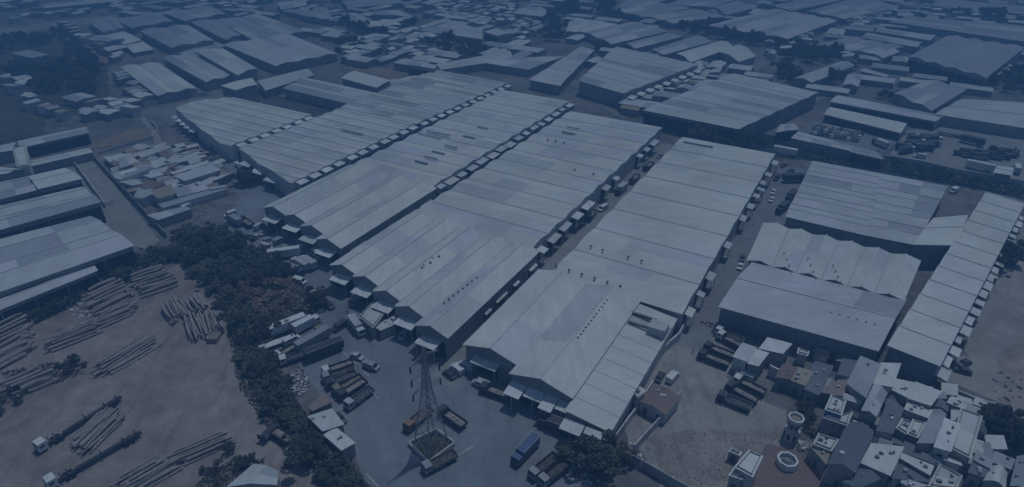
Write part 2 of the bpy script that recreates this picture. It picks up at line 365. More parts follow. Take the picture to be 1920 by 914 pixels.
# lean-to of wide sheets on the right of the front gables
for i in range(9):
    a0, a1 = 104.5 + i * 5.7, 104.5 + (i + 1) * 5.7 - .25
    poly = [AB(a0, -45.7, 7.6), AB(a0, -33.6, 6.4), AB(a1, -33.6, 6.4), AB(a1, -45.7, 7.6)]
    part('roof_panel', ext(poly, (0, 0, -.15)), M['u' + R.choice('LLGP')], D1)
    if i: part('seam', bx(AB(a0 - .12, -39.6, 7.02), (12, .22, .1), AB(0, 12, -1.2) - AB(0, 0, 0), U), M['gutter'], D1)
part('wall', ext([AB(105, -34.0), AB(155, -34.0), AB(155, -34.0, 6.2), AB(105, -34.0, 6.2)], V * -.25), M['wallp'], D1)
part('wall', ext([AB(105, -45.4), AB(105, -34.3), AB(105, -34.3, 6.2), AB(105, -45.4, 7.3)], U * .25), M['wall'], D1)
# stepped awning along the front
for i, (b0, b1, a0) in enumerate(((-63, -58.5, 104.5), (-58.2, -53.2, 106.2), (-53, -49.4, 104.4), (-49.2, -45.6, 106.2), (-45.4, -40, 101), (-39.7, -35.2, 102.5))):
    top = [AB(a0, b0, 5.0), AB(a0, b1, 5.0), AB(109 if i < 4 else 104.3, b1, 5.8), AB(109 if i < 4 else 104.3, b0, 5.8)]
    aw = part('awning', ext(top, (0, 0, -.15)), M['canopy'], D1)
    part('awning_post', bx(AB(a0 + .4, (b0 + b1) / 2, 2.4), (.2, .2, 4.8), U), M['gutter'], D1, aw)
for b in (-59, -54, -49): part('shaded_loading_door', bx(AB(108.85, b, 2.2), (4, .14, 4.2), V), M['dark'], D1)  # near-black doors carry painted shade on this front too
part('rooftop_unit', bx(AB(146, -36.5, 8.1), (4.2, 5, 2.6), U), M['uM'], D1)
part('roof_duct', bx(AB(149.6, -42, 8.0), (.6, 8, .8), U), M['vent'], D1)
part('roof_duct', bx(AB(145, -42, 8.0), (.5, 6, .7), U), M['vent'], D1)
D2 = row_back('long pale wide-ridged warehouse behind the two-gabled one, right of the middle alley', 156.6, 298, -75.5, -33, 8, 8, 1.0, 'light', 3)
side_canopies(D2, 156, 250, 8, -33, V, 5, 3, 5.2)
side_canopies(D2, 250, 298, 6, -33, V, 4.5, 3, 5.2)
side_canopies(D2, 160, 298, 10, -75.5, -V, 4, .9, 5.6)
# row A on the far left
def Q(h, *xy): return [Vector((p.x, p.y, 0)) for p in (G(xy[i], xy[i + 1], h) for i in range(0, 8, 2))]
def skew_row(T, a0, a1, n, bl, br, rise, pal, kk):
    """bays with ridges across the row, their left ends cut off by a slanting line bl(a)"""
    for i in range(n):
        x0, x1 = lerp(Vector((a0, 0, 0)), Vector((a1, 0, 0)), i / n).x, lerp(Vector((a0, 0, 0)), Vector((a1, 0, 0)), (i + 1) / n).x
        shed(T, [AB(x0, br), AB(x1, br), AB(x1, bl(x1)), AB(x0, bl(x0))], 8, rise, 1, kk, pal, wall='wallp', over=.02, gut=False)
def seg(pts):
    def f(a):
        for (x0, y0), (x1, y1) in zip(pts, pts[1:]):
            if a <= x1: return y0 + (y1 - y0) * (a - x0) / (x1 - x0)
        return pts[-1][1]
    return f
A1 = thing('warehouse', 'pale warehouse at the far left corner of the rows, beside the tin settlement road', 'warehouse', AB(190, -280))
A1l = seg([(178.5, -261), (201, -329), (215, -332), (232, -318)])
skew_row(A1, 180, 232, 7, A1l, -257, .7, 'light', 3)
for i in range(7): canopy(A1, AB(180 + R.uniform(-.6, .6) + (i + .55) * 52 / 7, -257), V, 4.6, 3, 7.3)
for i in range(5): canopy(A1, AB(191 + i * 2.2, A1l(191 + i * 2.2)), -U, 4.5, 3, 4.8)
A2 = thing('warehouse', 'pale ribbed warehouse whose left corner touches the bend of the road', 'warehouse', AB(180, -226))
A2l = seg([(164, -201), (166, -207), (171, -226), (178, -251), (400, -252)])
skew_row(A2, 164.5, 248, 11, A2l, -200.5, .7, 'light', 3)
for i in range(11): canopy(A2, AB(164.5 + R.uniform(-.8, .8) + (i + .5) * 83.5 / 11, -200.5), V, 4.8, 3.2, 7.3)
for i in range(3): canopy(A2, AB(175 - i * 3.2, A2l(175 - i * 3.2)), -U, 7, 3, 4.6)
A3q = [AB(249, -200), AB(335, -196), AB(338, -252), AB(249, -252)]
A3 = thing('warehouse', 'pale warehouse on the far end of the leftmost row, canopies along its passage', 'warehouse', sum(A3q, Vector()) / 4)
shed(A3, A3q, 8, .8, 9, 3, 'mix', over=.4)
for i in range(12): canopy(A3, lerp(A3q[0], A3q[1], (i + .5) / 12), V, 4.6, 3.2, 7.3)
def vents(T, pts, z=9.6, s=1.0):
    for x, y in pts:
        p = G(x, y, z)
        part('roof_vent', bx(p, (s * .8, s * .8, .6), U), M['vent'], T)
def line(x0, y0, x1, y1, n): return [(x0 + (x1 - x0) * i / (n - 1), y0 + (y1 - y0) * i / (n - 1)) for i in range(n)]
vents(C1, [(779, 508), (791, 503), (794, 499), (807, 493), (811, 485), (823, 481)], 9.7, .8)
vents(C1, line(833, 568, 894, 521, 8), 9.3, .6)
vents(D1, line(1072, 634, 1128, 562, 12), 10.2, .7); vents(D1, line(1084, 634, 1138, 564, 12), 10.2, .7)
vents(D2, line(1043, 499, 1163, 537, 6), 9.2, .8); vents(D2, [(1108, 462), (1130, 469), (1178, 482), (1203, 489)], 9.2, .8)
vents(C2, [(1027, 262), (1042, 265), (1057, 268), (1078, 318), (1113, 326)], 9.2, .8)
def raised(T, x, y, ln, dr=V, z=9.4, wd=1.3):               # raised ridge vents seen as dark dashes
    part('ridge_vent', bx(G(x, y, z), (ln, wd * .4, .7), dr), M['gutter'], T)
for x, y, l_ in ((660, 247, 14), (805, 255, 14), (822, 250, 14), (790, 304, 7), (808, 296, 7), (822, 286, 7), (846, 275, 7), (880, 257, 7), (905, 240, 6)): raised(B2 if x > 700 else A2, x, y, l_)
for x, y, l_ in ((1075, 240, 7), (1066, 249, 7)): raised(C2, x, y, l_)
raised(D2, 1309, 271, 14)

# --- other buildings, traced roof edge by roof edge
W = [
 # tile, near-left, near-right, far-right, far-left, eave, rise, bays, ridge across?, palette, label
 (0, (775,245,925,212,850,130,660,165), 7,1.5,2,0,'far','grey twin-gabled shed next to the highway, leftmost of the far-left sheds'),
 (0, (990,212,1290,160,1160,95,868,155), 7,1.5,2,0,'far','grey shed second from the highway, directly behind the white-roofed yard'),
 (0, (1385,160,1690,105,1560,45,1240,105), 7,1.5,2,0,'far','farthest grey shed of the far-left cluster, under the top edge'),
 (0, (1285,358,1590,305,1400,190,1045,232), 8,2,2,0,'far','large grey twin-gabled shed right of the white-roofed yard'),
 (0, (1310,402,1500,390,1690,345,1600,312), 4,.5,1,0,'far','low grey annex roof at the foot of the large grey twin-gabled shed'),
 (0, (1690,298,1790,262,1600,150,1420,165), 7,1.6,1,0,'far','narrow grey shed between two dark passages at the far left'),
 (0, (1180,715,1460,660,1180,472,900,500), 7,1.6,2,0,'light','pale twin-gabled shed just above the far left end of the rows'),
 (0, (1540,612,1770,560,1440,395,1215,435), 8,1.6,2,0,'mid','pale shed with a bright strip, second above the far left end of the rows'),
 (0, (1775,562,1910,510,1660,365,1475,390), 9,1.5,1,0,'light','pale tall shed right of the bright-striped shed'),
 (0, (1650,640,1760,672,1912,630,1872,585), 11,.8,1,1,'light','small tall block with pale roof touching the far left warehouse'),
 (0, (795,262,905,228,1050,300,930,332), 4,.6,1,1,'white','upper half of the bright white-roofed yard building, far left'),
 (0, (930,342,1060,310,1140,370,1000,395), 4,.6,1,1,'white','lower half of the bright white-roofed yard building, far left'),
 (0, (325,62,345,30,880,-25,905,8), 7,1,1,0,'mid','long pale shed across the highway at the top left edge'),
 (1, (190,76,375,40,370,-5,165,22), 6,1,1,1,'mid','pale shed cut by the top edge, left of centre'),
 (1, (395,130,575,155,530,60,290,98), 7,1.4,2,0,'far','grey twin-roofed shed near the top edge, left of the bright white shed'),
 (1, (760,186,860,150,740,98,640,112), 6,1.2,1,0,'far','small grey shed touching the bright white twin-gabled shed'),
 (1, (830,212,1095,190,1010,148,795,176), 6,1.8,2,0,'white','bright white twin-gabled shed among dark trees near the top'),
 (1, (690,62,1100,22,1020,-20,640,8), 6,1,1,1,'far','long grey shed along the top edge left of the smokestack'),
 (1, (880,110,1180,130,1060,78,870,88), 6,1,1,0,'far','grey shed below the long top-edge shed, left of the smokestack'),
 (1, (1210,200,1240,212,1450,158,1420,134), 5,.8,1,0,'mid','thin pale shed at the near side of the crowded houses by the smokestack'),
 (1, (1210,228,1680,292,1690,215,1450,170), 6,1,2,1,'mid','broad pale shed in front of the crowded houses by the smokestack'),
 (1, (1700,238,1800,268,1907,246,1800,215), 9,.6,1,1,'mid','tall block with pale roof and dark wall at the top centre'),
 (1, (210,266,372,236,10,104,-100,128), 7,1.3,1,0,'far','narrow grey shed with its long side to the dark passage, upper left'),
 (1, (-30,290,200,268,-110,132,-307,150), 7,1.3,2,0,'far','grey shed between two dark slanting passages, upper left'),
 (1, (150,492,600,402,240,255,-240,335), 8,1.6,3,0,'mid','large pale triple-gabled shed above the courtyard, upper left'),
 (1, (75,674,425,562,382,514,12,605), 7,1,1,1,'mid','long pale roof at the left end of the dark courtyard'),
 (1, (210,660,866,814,1110,742,372,582), 8,1.4,2,1,'mid','wide pale roof along the far side of the dark courtyard'),
 (1, (900,652,1000,602,735,530,640,582), 8.5,1,1,0,'pale','bright roof section above the wide courtyard roof'),
 (1, (1130,482,1330,510,1345,488,1150,452), 11,.4,1,1,'mid','narrow dark-fronted block above the leftmost row'),
 (1, (940,680,1350,600,1250,560,880,620), 7,1,2,0,'mix','patchwork grey roof between the courtyard and the leftmost row'),
 (1, (1380,520,1910,440,1890,380,1345,480), 7,1,1,1,'mid','pale roof strip behind the far end of the leftmost row'),
 (2, (135,596,356,640,612,375,520,350), 8,1,3,1,'mid','pale roof behind the far end of the second row, beside the winding road'),
 (2, (-190,470,120,520,400,420,0,430), 7,1,1,1,'mid','low pale roof left of the winding road behind the rows'),
 (2, (0,100,230,132,275,90,150,20), 5,1,1,0,'mid','pale roof beside the dark tree clump, top centre'),
 (2, (400,240,540,246,790,182,430,160), 7,1.5,2,0,'pale','bright shed with zigzag front right of the dark tree clump'),
 (2, (540,242,740,330,1150,236,900,165), 8,1.6,2,0,'mid','grey twin-ridged warehouse right of the bright zigzag shed'),
 (2, (850,326,918,362,1272,272,1140,250), 6,1,1,0,'grey','dark grey narrow shed behind the big square warehouse'),
 (2, (1040,372,1130,408,1485,312,1390,264), 7,1,1,0,'mid','grey shed with a raised ridge left of the bright gables'),
 (2, (1228,400,1330,466,1645,350,1560,305), 7,2,1,0,'pale','bright gabled shed, left one of two, at top right of centre'),
 (2, (1545,388,1690,460,1815,420,1690,333), 7,2,1,0,'pale','bright gabled shed, right one of two, at top right of centre'),
 (2, (745,76,980,130,1330,62,1020,18), 7,1.4,2,0,'far','grey twin-roofed shed at the top edge above the twin-ridged warehouse'),
 (2, (1005,126,1200,175,1585,125,1345,68), 7,1.4,2,0,'far','grey shed at the top, second from the dark tree clump'),
 (2, (1505,52,1600,112,1785,66,1680,8), 7,1.2,1,0,'far','small square grey shed near the top edge, right of centre'),
 (2, (1420,150,1450,168,1585,126,1520,118), 4,.5,1,0,'white','small bright annex under the small square grey shed'),
 (2, (1440,196,2050,290,2420,156,1950,70), 8,1.6,4,0,'mid','big pale four-ridged shed at the top right of centre'),
 (2, (780,62,1100,15,1300,-30,900,-30), 6,1,1,1,'far','grey roof cut by the top edge right of the tree clump'),
 (2, (1150,35,1480,55,1660,0,1330,-30), 6,1,2,0,'far','grey ridged roof cut by the top edge, right of centre'),
 (3, (170,82,530,6,430,-25,20,42), 6,1,2,1,'far','striped grey shed cut by the top edge, left of the big plain roof'),
 (3, (300,86,560,142,990,52,640,-12), 7,1.2,2,0,'far','big plain grey roof near the top edge beside the slanting road'),
 (3, (842,52,880,72,972,66,930,40), 5,.6,1,0,'white','small white roof beside the slanting road near the top edge'),
 (3, (900,162,1950,318,1950,196,1060,126), 8,1,2,1,'far','very long grey shed running off the right edge'),
 (3, (1210,42,1950,112,1950,48,1300,-6), 7,1,1,1,'fars','long dim roof at the top right corner'),
 (3, (700,282,1110,352,1142,316,742,246), 7,1,1,1,'mid','narrow pale shed, nearer one of the parallel pair below the very long shed'),
 (3, (800,236,1206,302,1252,266,832,210), 7,1,1,1,'mid','narrow pale shed, farther one of the parallel pair below the very long shed'),
 (3, (330,340,770,402,1010,350,600,280), 7,1.4,3,0,'far','grey triple-gabled shed left of the narrow parallel pair'),
 (3, (775,396,856,434,978,386,890,346), 7.5,.8,1,0,'mid','small pale square roof joined to the grey triple-gabled shed'),
 (3, (1050,426,1620,582,1905,356,1340,270), 9,1.8,4,0,'fars','large dim four-gabled warehouse at the right edge, dark front'),
 (3, (195,586,325,614,640,490,550,460), 7,2,1,0,'mid','single gabled shed among trees above the car park'),
 (3, (940,698,1216,826,1476,666,1200,600), 7,1.6,2,0,'grey','grey twin-ridged shed beside the dirt lot at right'),
 (3, (470,758,1245,905,1310,866,525,712), 7,1,1,1,'mid','long narrow pale shed, farther one of the pair by the car park'),
 (3, (425,852,985,990,1030,922,470,802), 6,1,1,1,'pale','long narrow bright shed, nearer one of the pair by the car park'),
 (3, (1250,852,1990,966,1990,772,1450,740), 8,1.2,2,1,'mid','pale shed with dark roof slits at the right edge'),
 (3, (690,530,880,575,905,562,720,512), 5,.5,1,1,'mid','thin pale roof between the two tree-lined lots at right'),
 (2, (500,602,830,697,1385,484,780,350), 9,1,5,1,'mid','big square warehouse with plain grey roof behind the winding road'),
 (2, (985,822,1690,962,2277,692,1660,550), 9,1,6,1,'mid','wide pale warehouse above the right rows, dark front wall'),
 (4, (160,186,656,76,632,36,138,140), 6,.8,1,1,'mid','long narrow shed with a dark front facing the small garden, left edge'),
 (4, (-90,235,95,205,112,148,-90,196), 6,.8,1,1,'mid','pale roof on the left edge beside the tall white block'),
 (4, (212,328,682,222,660,194,200,292), 4,.4,1,1,'light','long low pale roof with a row of dark posts below it, left'),
 (4, (-60,400,60,376,155,350,0,335), 8,1,1,1,'white','white roof on the left edge above the grey sheds'),
 (4, (292,492,602,418,482,342,222,400), 10,1.2,1,1,'pale','bright roof above a dark open bay at the left'),
 (4, (-220,630,292,496,224,400,-220,496), 9,1.4,2,1,'mid','grey shed on the left edge joined to the bright roof'),
 (4, (-300,880,742,592,602,484,-300,690), 9,1.5,2,1,'mid','broad grey shed on the left edge, second from the wood'),
 (8, (-280,440,985,4,668,-212,-280,30), 9,1.6,2,1,'mid','broad grey shed on the left edge, next to the wood and log yard'),
 (8, (-280,590,716,190,664,120,-280,490), 6.5,.8,1,1,'mid','low grey lean-to roof directly above the log piles'),
 (7, (140,700,746,842,830,380,340,290), 8,1.2,5,1,'mid','big grey warehouse right of the service road, left half'),
 (7, (750,842,1092,908,1330,476,836,382), 8.2,1,4,1,'mid','big grey warehouse right of the service road, right half'),
 (7, (1092,906,1392,912,1482,692,1240,715), 9,1.6,1,1,'pale','bright gabled wing at the corner of the big grey warehouse'),
 (7, (180,116,612,208,640,180,232,72), 5,.6,1,1,'mid','long pale roof along the far bank of the canal'),
 (7, (612,218,850,272,800,216,640,182), 5,.6,1,1,'far','small pale roof at the right end of the long canal-side roof'),
 (7, (60,70,220,50,190,10,100,15), 5,.8,1,1,'mid','small pale house at the left end of the canal-side roof'),
 (7, (1690,372,1810,392,1820,340,1720,325), 5,.5,1,1,'white','small white office in the truck lot at the right edge'),
]
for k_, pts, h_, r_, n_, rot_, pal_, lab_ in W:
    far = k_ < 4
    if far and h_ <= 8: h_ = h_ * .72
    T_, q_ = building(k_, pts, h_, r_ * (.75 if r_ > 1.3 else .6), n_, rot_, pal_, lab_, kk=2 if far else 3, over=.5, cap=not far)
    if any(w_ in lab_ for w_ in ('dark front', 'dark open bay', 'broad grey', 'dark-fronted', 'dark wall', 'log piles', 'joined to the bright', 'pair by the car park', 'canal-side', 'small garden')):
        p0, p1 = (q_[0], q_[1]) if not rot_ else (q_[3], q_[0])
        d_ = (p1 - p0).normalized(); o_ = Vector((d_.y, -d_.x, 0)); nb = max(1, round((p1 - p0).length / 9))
        for i_ in range(nb): part('bay_shade_panel', bx(lerp(p0, p1, (i_ + .5) / nb) + o_ * .06 + Z * h_ * .4, ((p1 - p0).length / nb - .5, .12, h_ * .76), d_), M['dark'], T_)  # near-black panels paint the shade of the front as open bays
# scalloped shed, gabled hall and the long strip at right
T, q = building(0, (1404,488,1692,562,1723,490,1434,420), 8,1.15,6,0,'light','row of six narrow pale gables side by side, right of the service road', kk=2, px=True)
for x, y in line(1470,475,1485,510,4) + line(1515,485,1530,522,4) + line(1562,498,1576,530,4): vents(T, [(x, y)], 9.4, .5)
T, q = building(0, (1352,575,1644,656,1696,562,1412,494), 8,2,1,1,'mid','long plain gabled hall with a dark front wall above the crowded houses', kk=4, px=True, wall='walld')
vents(T, line(1557,587,1640,610,6), 9.2, .7)
ZQ = Q(8, 1668,648,1760,684,1918,384,1850,364)
ZT = thing('warehouse', 'long narrow warehouse of twelve pale roof steps slanting to the right edge', 'warehouse', sum(ZQ, Vector()) / 4)
zq = ZQ[1:] + ZQ[:1]
shed(ZT, zq, 8, 1.3, 12, 2, 'pale', 'saw', 'walld', .5)
for i in range(20): canopy(ZT, lerp(ZQ[1], ZQ[2], (i + .5) / 20), (ZQ[1] - ZQ[0]), 5 * R.uniform(.6, 1.1), R.uniform(2, 3.4), 3.6)
# canopies on the right side of the two upper warehouses
for bt in [o for o in col.objects if o.get('label', '').startswith('big square warehouse')]:
    a_, b_ = K(2, 840, 700, 9), K(2, 1390, 486, 9)
    for i in range(9): canopy(bt, lerp(a_, b_, (i + .5) / 9), V, 7, 4, 6)

# --- crowded houses at the lower right, traced one by one
H_ = [
 # tile, corners, eave, rise, rot, palette, shape, label
 (15,(430,332,545,372,576,270,476,226),7.5,.3,0,'white','flat','white flat roof of the tall house with the blue wall'),
 (15,(412,392,590,452,622,352,548,378),6.2,.2,0,'pale','flat','pale terrace just below the tall white flat roof'),
 (15,(312,602,430,742,462,655,345,592),4,.3,0,'tan','mono','small olive-tan roof beside the red plaza'),
 (15,(345,592,470,640,520,560,380,515),5,.3,0,'pale','flat','cluttered pale roof terrace above the olive-tan roof'),
 (15,(450,742,645,802,782,502,602,432),6,1.5,0,'slate','gable','big dark slate roof in the middle of the crowded houses'),
 (15,(700,732,902,832,1000,622,772,592),5,.5,0,'pale','mono','large pale roof right of the big dark slate roof'),
 (15,(995,700,1198,826,1226,762,1002,666),4.5,.4,0,'pale','mono','pale strip roof sloping down right of the large pale roof'),
 (15,(930,842,1188,880,1200,834,972,744),3.5,.4,0,'slate','mono','dark low roof below the pale strip roof'),
 (15,(560,880,640,930,830,850,700,770),4,.8,0,'slate','gable','dark grey gabled roof at the bottom edge beside the slate roof'),
 (15,(702,342,802,386,882,212,792,152),6,.9,0,'mid','gable','grey gabled roof with a white near edge in the upper middle of the houses'),
 (15,(812,492,922,522,1002,342,902,252),5,.6,0,'slate','mono','dark roof between the grey gabled roof and the small white cubes'),
 (15,(592,142,722,252,832,6,690,-60),6,.5,0,'grey','mono','stained grey roof reaching up to the long plain hall'),
 (15,(790,142,920,172,982,0,842,-10),6,.4,0,'pale','mono','pale ribbed roof next to the dark end wall of the long strip'),
 (15,(916,182,1032,250,1082,142,942,108),5,.4,0,'pale','mono','pale roof directly below the dark end wall of the long strip'),
 (15,(1052,252,1205,312,1282,212,1102,132),5.5,.5,0,'pale','mono','pale square roof below the right corner of the long strip'),
 (15,(1022,332,1190,402,1216,346,1052,262),4.5,.3,0,'pale','mono','pale lower step roof under the pale square roof'),
 (15,(962,472,1032,516,1072,432,1002,406),5,.2,0,'white','flat','left one of two small white cube houses'),
 (15,(1042,512,1112,542,1172,432,1082,412),5.3,.2,0,'pale','flat','right one of two small white cube houses, with clutter on its roof'),
 (15,(1120,582,1222,594,1312,402,1216,372),6,.5,0,'grey','mono','slate grey roof between the white cubes and the white slab roof'),
 (15,(1242,612,1352,652,1422,452,1322,402),6.5,.4,0,'white','mono','bright white slab roof in the right half of the houses'),
 (15,(1368,622,1502,692,1592,382,1442,330),6,.2,0,'mix','flat','long stained concrete roof terrace at the right'),
 (15,(1340,282,1460,336,1474,302,1362,246),4,.3,0,'pale','mono','small pale roof beside the green yard at right'),
 (15,(1532,292,1602,322,1626,290,1552,246),4,.3,0,'pale','mono','small pale roof against the wall of the dirt verge'),
 (15,(1540,712,1645,776,1668,720,1560,640),4.5,.4,0,'grey','mono','grey roof near the dark trees at the right edge'),
 (15,(1500,802,1602,842,1640,770,1530,722),4,.4,0,'slate','mono','dark small roof left of the rounded roof, lower right'),
 (15,(1612,862,1762,920,1772,802,1662,762),4,1.2,0,'light','arch','rounded pale roof near the lower right corner'),
 (15,(1670,722,1802,782,1826,712,1702,652),4,.3,0,'grey','mono','grey roof just above the rounded roof'),
 (15,(1812,902,1905,930,1930,700,1862,690),5,.8,0,'grey','gable','dim green-grey roof in the lower right corner'),
 (15,(1202,902,1392,930,1442,832,1282,742),4.5,.2,0,'mix','flat','stained concrete roof at the bottom edge right of centre of the houses'),
 (15,(700,420,760,445,800,390,700,345),3.5,.2,0,'slate','flat','dark low roof under the white-edged grey gable'),
 (15,(1000,650,1180,720,1230,610,1030,545),3.5,.3,0,'slate','mono','dark sunken roof between the white cubes and the pale strip roof'),
 (15,(1230,720,1290,745,1380,690,1250,625),3.5,.3,0,'slate','mono','dark low roof in front of the bright white slab roof'),
 (15,(1000,880,1080,925,1180,905,1010,850),3.5,.3,0,'mid','mono','small grey roof at the bottom edge below the dark low roof'),
 (15,(60,92,160,112,212,30,112,0),4,.4,0,'rust','mono','brown roof behind the white boundary wall, left'),
 (15,(162,112,272,162,332,62,222,20),4,.4,0,'tan','mono','tan roof behind the white boundary wall, middle'),
 (15,(275,182,372,232,480,20,350,-20),4,.4,0,'slate','mono','dark purple-grey roof behind the white boundary wall, right'),
 (15,(382,202,552,242,602,112,482,132),4,.4,0,'tan','mono','tan-brown roof right of the end of the white boundary wall'),
 (15,(522,72,612,102,665,-20,560,-40),4,.4,0,'slate','mono','dark roof left of the stained grey roof'),
 (11,(-60,770,105,812,172,742,0,690),5,.3,0,'white','mono','bright white roof at the upper left of the crowded houses'),
 (11,(222,802,292,822,302,792,232,765),4,.2,0,'white','flat','tiny bright white roof in front of the long plain hall'),
 (10,(1650,830,1745,870,1810,770,1720,730),5,.3,0,'mid','mono','grey-violet roof beside the parked dark lorries'),
 (10,(1760,880,1830,905,1907,810,1810,775),5,.3,0,'white','mono','bright white roof right of the grey-violet roof'),
 (14,(1665,762,1790,832,1862,682,1770,640),6,.3,0,'white','flat','white box house standing left of the octagonal basin'),
 (14,(1622,822,1712,852,1740,810,1660,770),4.5,.2,0,'pale','flat','lower pale annex at the near side of the white box house'),
 (14,(1620,642,1692,672,1704,655,1640,625),3,.2,0,'white','flat','tiny white shed roof left of the octagonal tower'),
 (14,(952,272,1142,372,1252,242,1062,152),3.4,.8,0,'rust','gable','brown gabled roof with white edge walls at the lower centre'),
 (14,(652,537,732,572,766,512,692,480),4.5,.3,0,'white','flat','small white flat roof next to the dark tree, bottom centre'),
 (14,(880,190,940,245,990,200,930,150),5,.3,0,'mix','mono','pale ribbed annex between the big warehouse and the brown gable'),
 (12,(1700,905,2060,890,2065,800,1890,745),4,.8,0,'mid','gable','bluish corrugated hut at the bottom edge by the hedge'),
 (13,(395,312,425,352,562,292,512,212),4,.6,0,'rust','mono','low reddish roof behind the parked flatbed lorries'),
 (13,(392,387,500,500,650,452,562,332),4,.4,0,'mid','mono','grey tarpaulin roof below the reddish roof'),
 (13,(512,522,640,642,732,592,592,472),4,.4,0,'pale','mono','pale tarpaulin roof, lowest of the sheds along the hedge'),
 (9,(772,532,872,612,982,472,882,412),4.5,.2,0,'mid','flat','small flat-roofed office in front of the five stepped gables'),
 (9,(892,612,932,642,1032,600,1032,512),3,.5,0,'pale','mono','pale tarpaulin lean-to beside the small flat-roofed office'),
 (13,(220,640,290,715,345,650,250,600),3,.4,0,'tan','mono','small brown shack in the yard left of the hedge'),
 # the settlement of long tin sheds at the left
 (4,(772,256,822,302,962,266,972,230),4,.4,0,'light','mono','light tin roof at the upper left corner of the tin settlement'),
 (4,(872,272,902,346,1042,302,962,240),4.5,.5,0,'grey','mono','grey roof at the left of the tin settlement'),
 (4,(886,372,892,392,1016,360,1010,334),4,.3,0,'white','mono','short bright white roof at the left of the tin settlement'),
 (4,(906,400,916,426,1142,342,1122,312),4,.5,0,'grey','mono','long grey roof under the short bright white roof'),
 (4,(1132,312,1152,346,1252,320,1200,290),4,.4,0,'light','mono','light roof in the middle of the tin settlement'),
 (4,(1232,282,1302,312,1542,260,1472,214),4,.5,0,'mid','mono','broad grey roof in the upper right of the tin settlement'),
 (4,(1270,372,1292,392,1562,310,1540,284),4,.4,0,'light','mono','long light strip roof across the tin settlement'),
 (4,(1022,478,1112,510,1252,456,1082,430),4,.5,0,'rust','mono','rusty brown roof in the tin settlement'),
 (4,(1000,552,1062,570,1152,532,1032,486),4,.4,0,'green','mono','grey-green roof left of the rusty brown roof'),
 (4,(1112,516,1182,572,1302,540,1272,460),4,.4,0,'tan','mono','tan roof below the rusty brown roof'),
 (4,(1300,500,1330,560,1560,500,1480,440),4,.4,0,'mid','mono','wide violet-grey roof in the lower tin settlement'),
 (4,(1180,610,1220,640,1690,500,1660,470),4,.3,0,'mid','mono','very long low roof along the bottom of the tin settlement'),
 (4,(1300,398,1380,440,1640,360,1560,312),4,.4,0,'mid','mono','grey roof just below the long light strip roof'),
 (4,(1010,230,1060,268,1280,190,1230,165),4,.4,0,'mid','mono','pale grey roof at the top of the tin settlement'),
 (4,(1100,690,1180,730,1420,650,1380,625),3.5,.3,0,'grey','mono','dark low shed under the very long low roof'),
 (4,(95,190,130,330,215,320,190,170),9,.4,0,'light','flat','tall pale block at the left edge beside the long narrow shed'),
]
for k_, pts, h_, r_, rot_, pal_, shp, lab_ in H_:
    wl = 'wallb' if 'blue wall' in lab_ else R.choice(['wall', 'wallp', 'wall'])
    if 'settlement' in lab_: h_ *= .68
    nm_ = 'shack' if 'settlement' in lab_ else 'house'
    T, q = building(k_, pts, h_, r_, 1, rot_, pal_, lab_, kk=2, cat=nm_, name=nm_, shape=shp, wall=wl, over=.25, gut=False, cap=False)
    if shp == 'flat':                                       # parapet
        for i in range(4):
            p, r = q[i], q[(i + 1) % 4]
            ins = (q[(i + 2) % 4] + q[(i + 3) % 4] - p - r).normalized() * .3
            c = (p + r) / 2 + ins + Z * (h_ + .28)
            part('parapet', bx(c - Z * .08, ((r - p).length - .3, .2, .34), r - p), M['wall'], T)
    if 15 <= k_ or k_ in (14, 13, 9):                       # windows and a door on the two near walls
        for (p, r) in ((q[0], q[1]), (q[3], q[0])):
            d = (r - p); L_ = d.length; d.normalize(); out = Vector((d.y, -d.x, 0))
            nn = max(1, int(L_ / 3.2))
            for fl in range(max(1, int(h_ / 3.1))):
                for j in range(nn):
                    c = p + d * (L_ * (j + .5) / nn) + Z * (fl * 3 + 1.6)
                    if fl == 0 and j == 0: part('door', bx(c + out * .06 - Z * .55, (1.0, .1, 2.0), d), M['deck'], T); continue
                    wnd = part('window', bx(c + out * .05, (1.3, .1, 1.2), d), M['wallp'], T)
                    part('pane', bx(c + out * .085, (1.0, .06, .95), d), M['glass'], T, wnd)
        if R.random() < .8:                                 # things fixed on the roof
            cc = sum(q, Vector()) / 4
            for j in range(R.randint(1, 4)):
                pp = lerp(lerp(q[0], q[1], R.uniform(.15, .85)), lerp(q[3], q[2], R.uniform(.15, .85)), R.uniform(.15, .85)); pp.z = h_ + r_ * .5 + .3
                part('roof_box', bx(pp, (R.uniform(.3, 1.0), R.uniform(.3, .8), R.uniform(.25, .6)), (q[1] - q[0])), M[R.choice(['vent', 'wallp', 'gutter', 'walld'])], T)

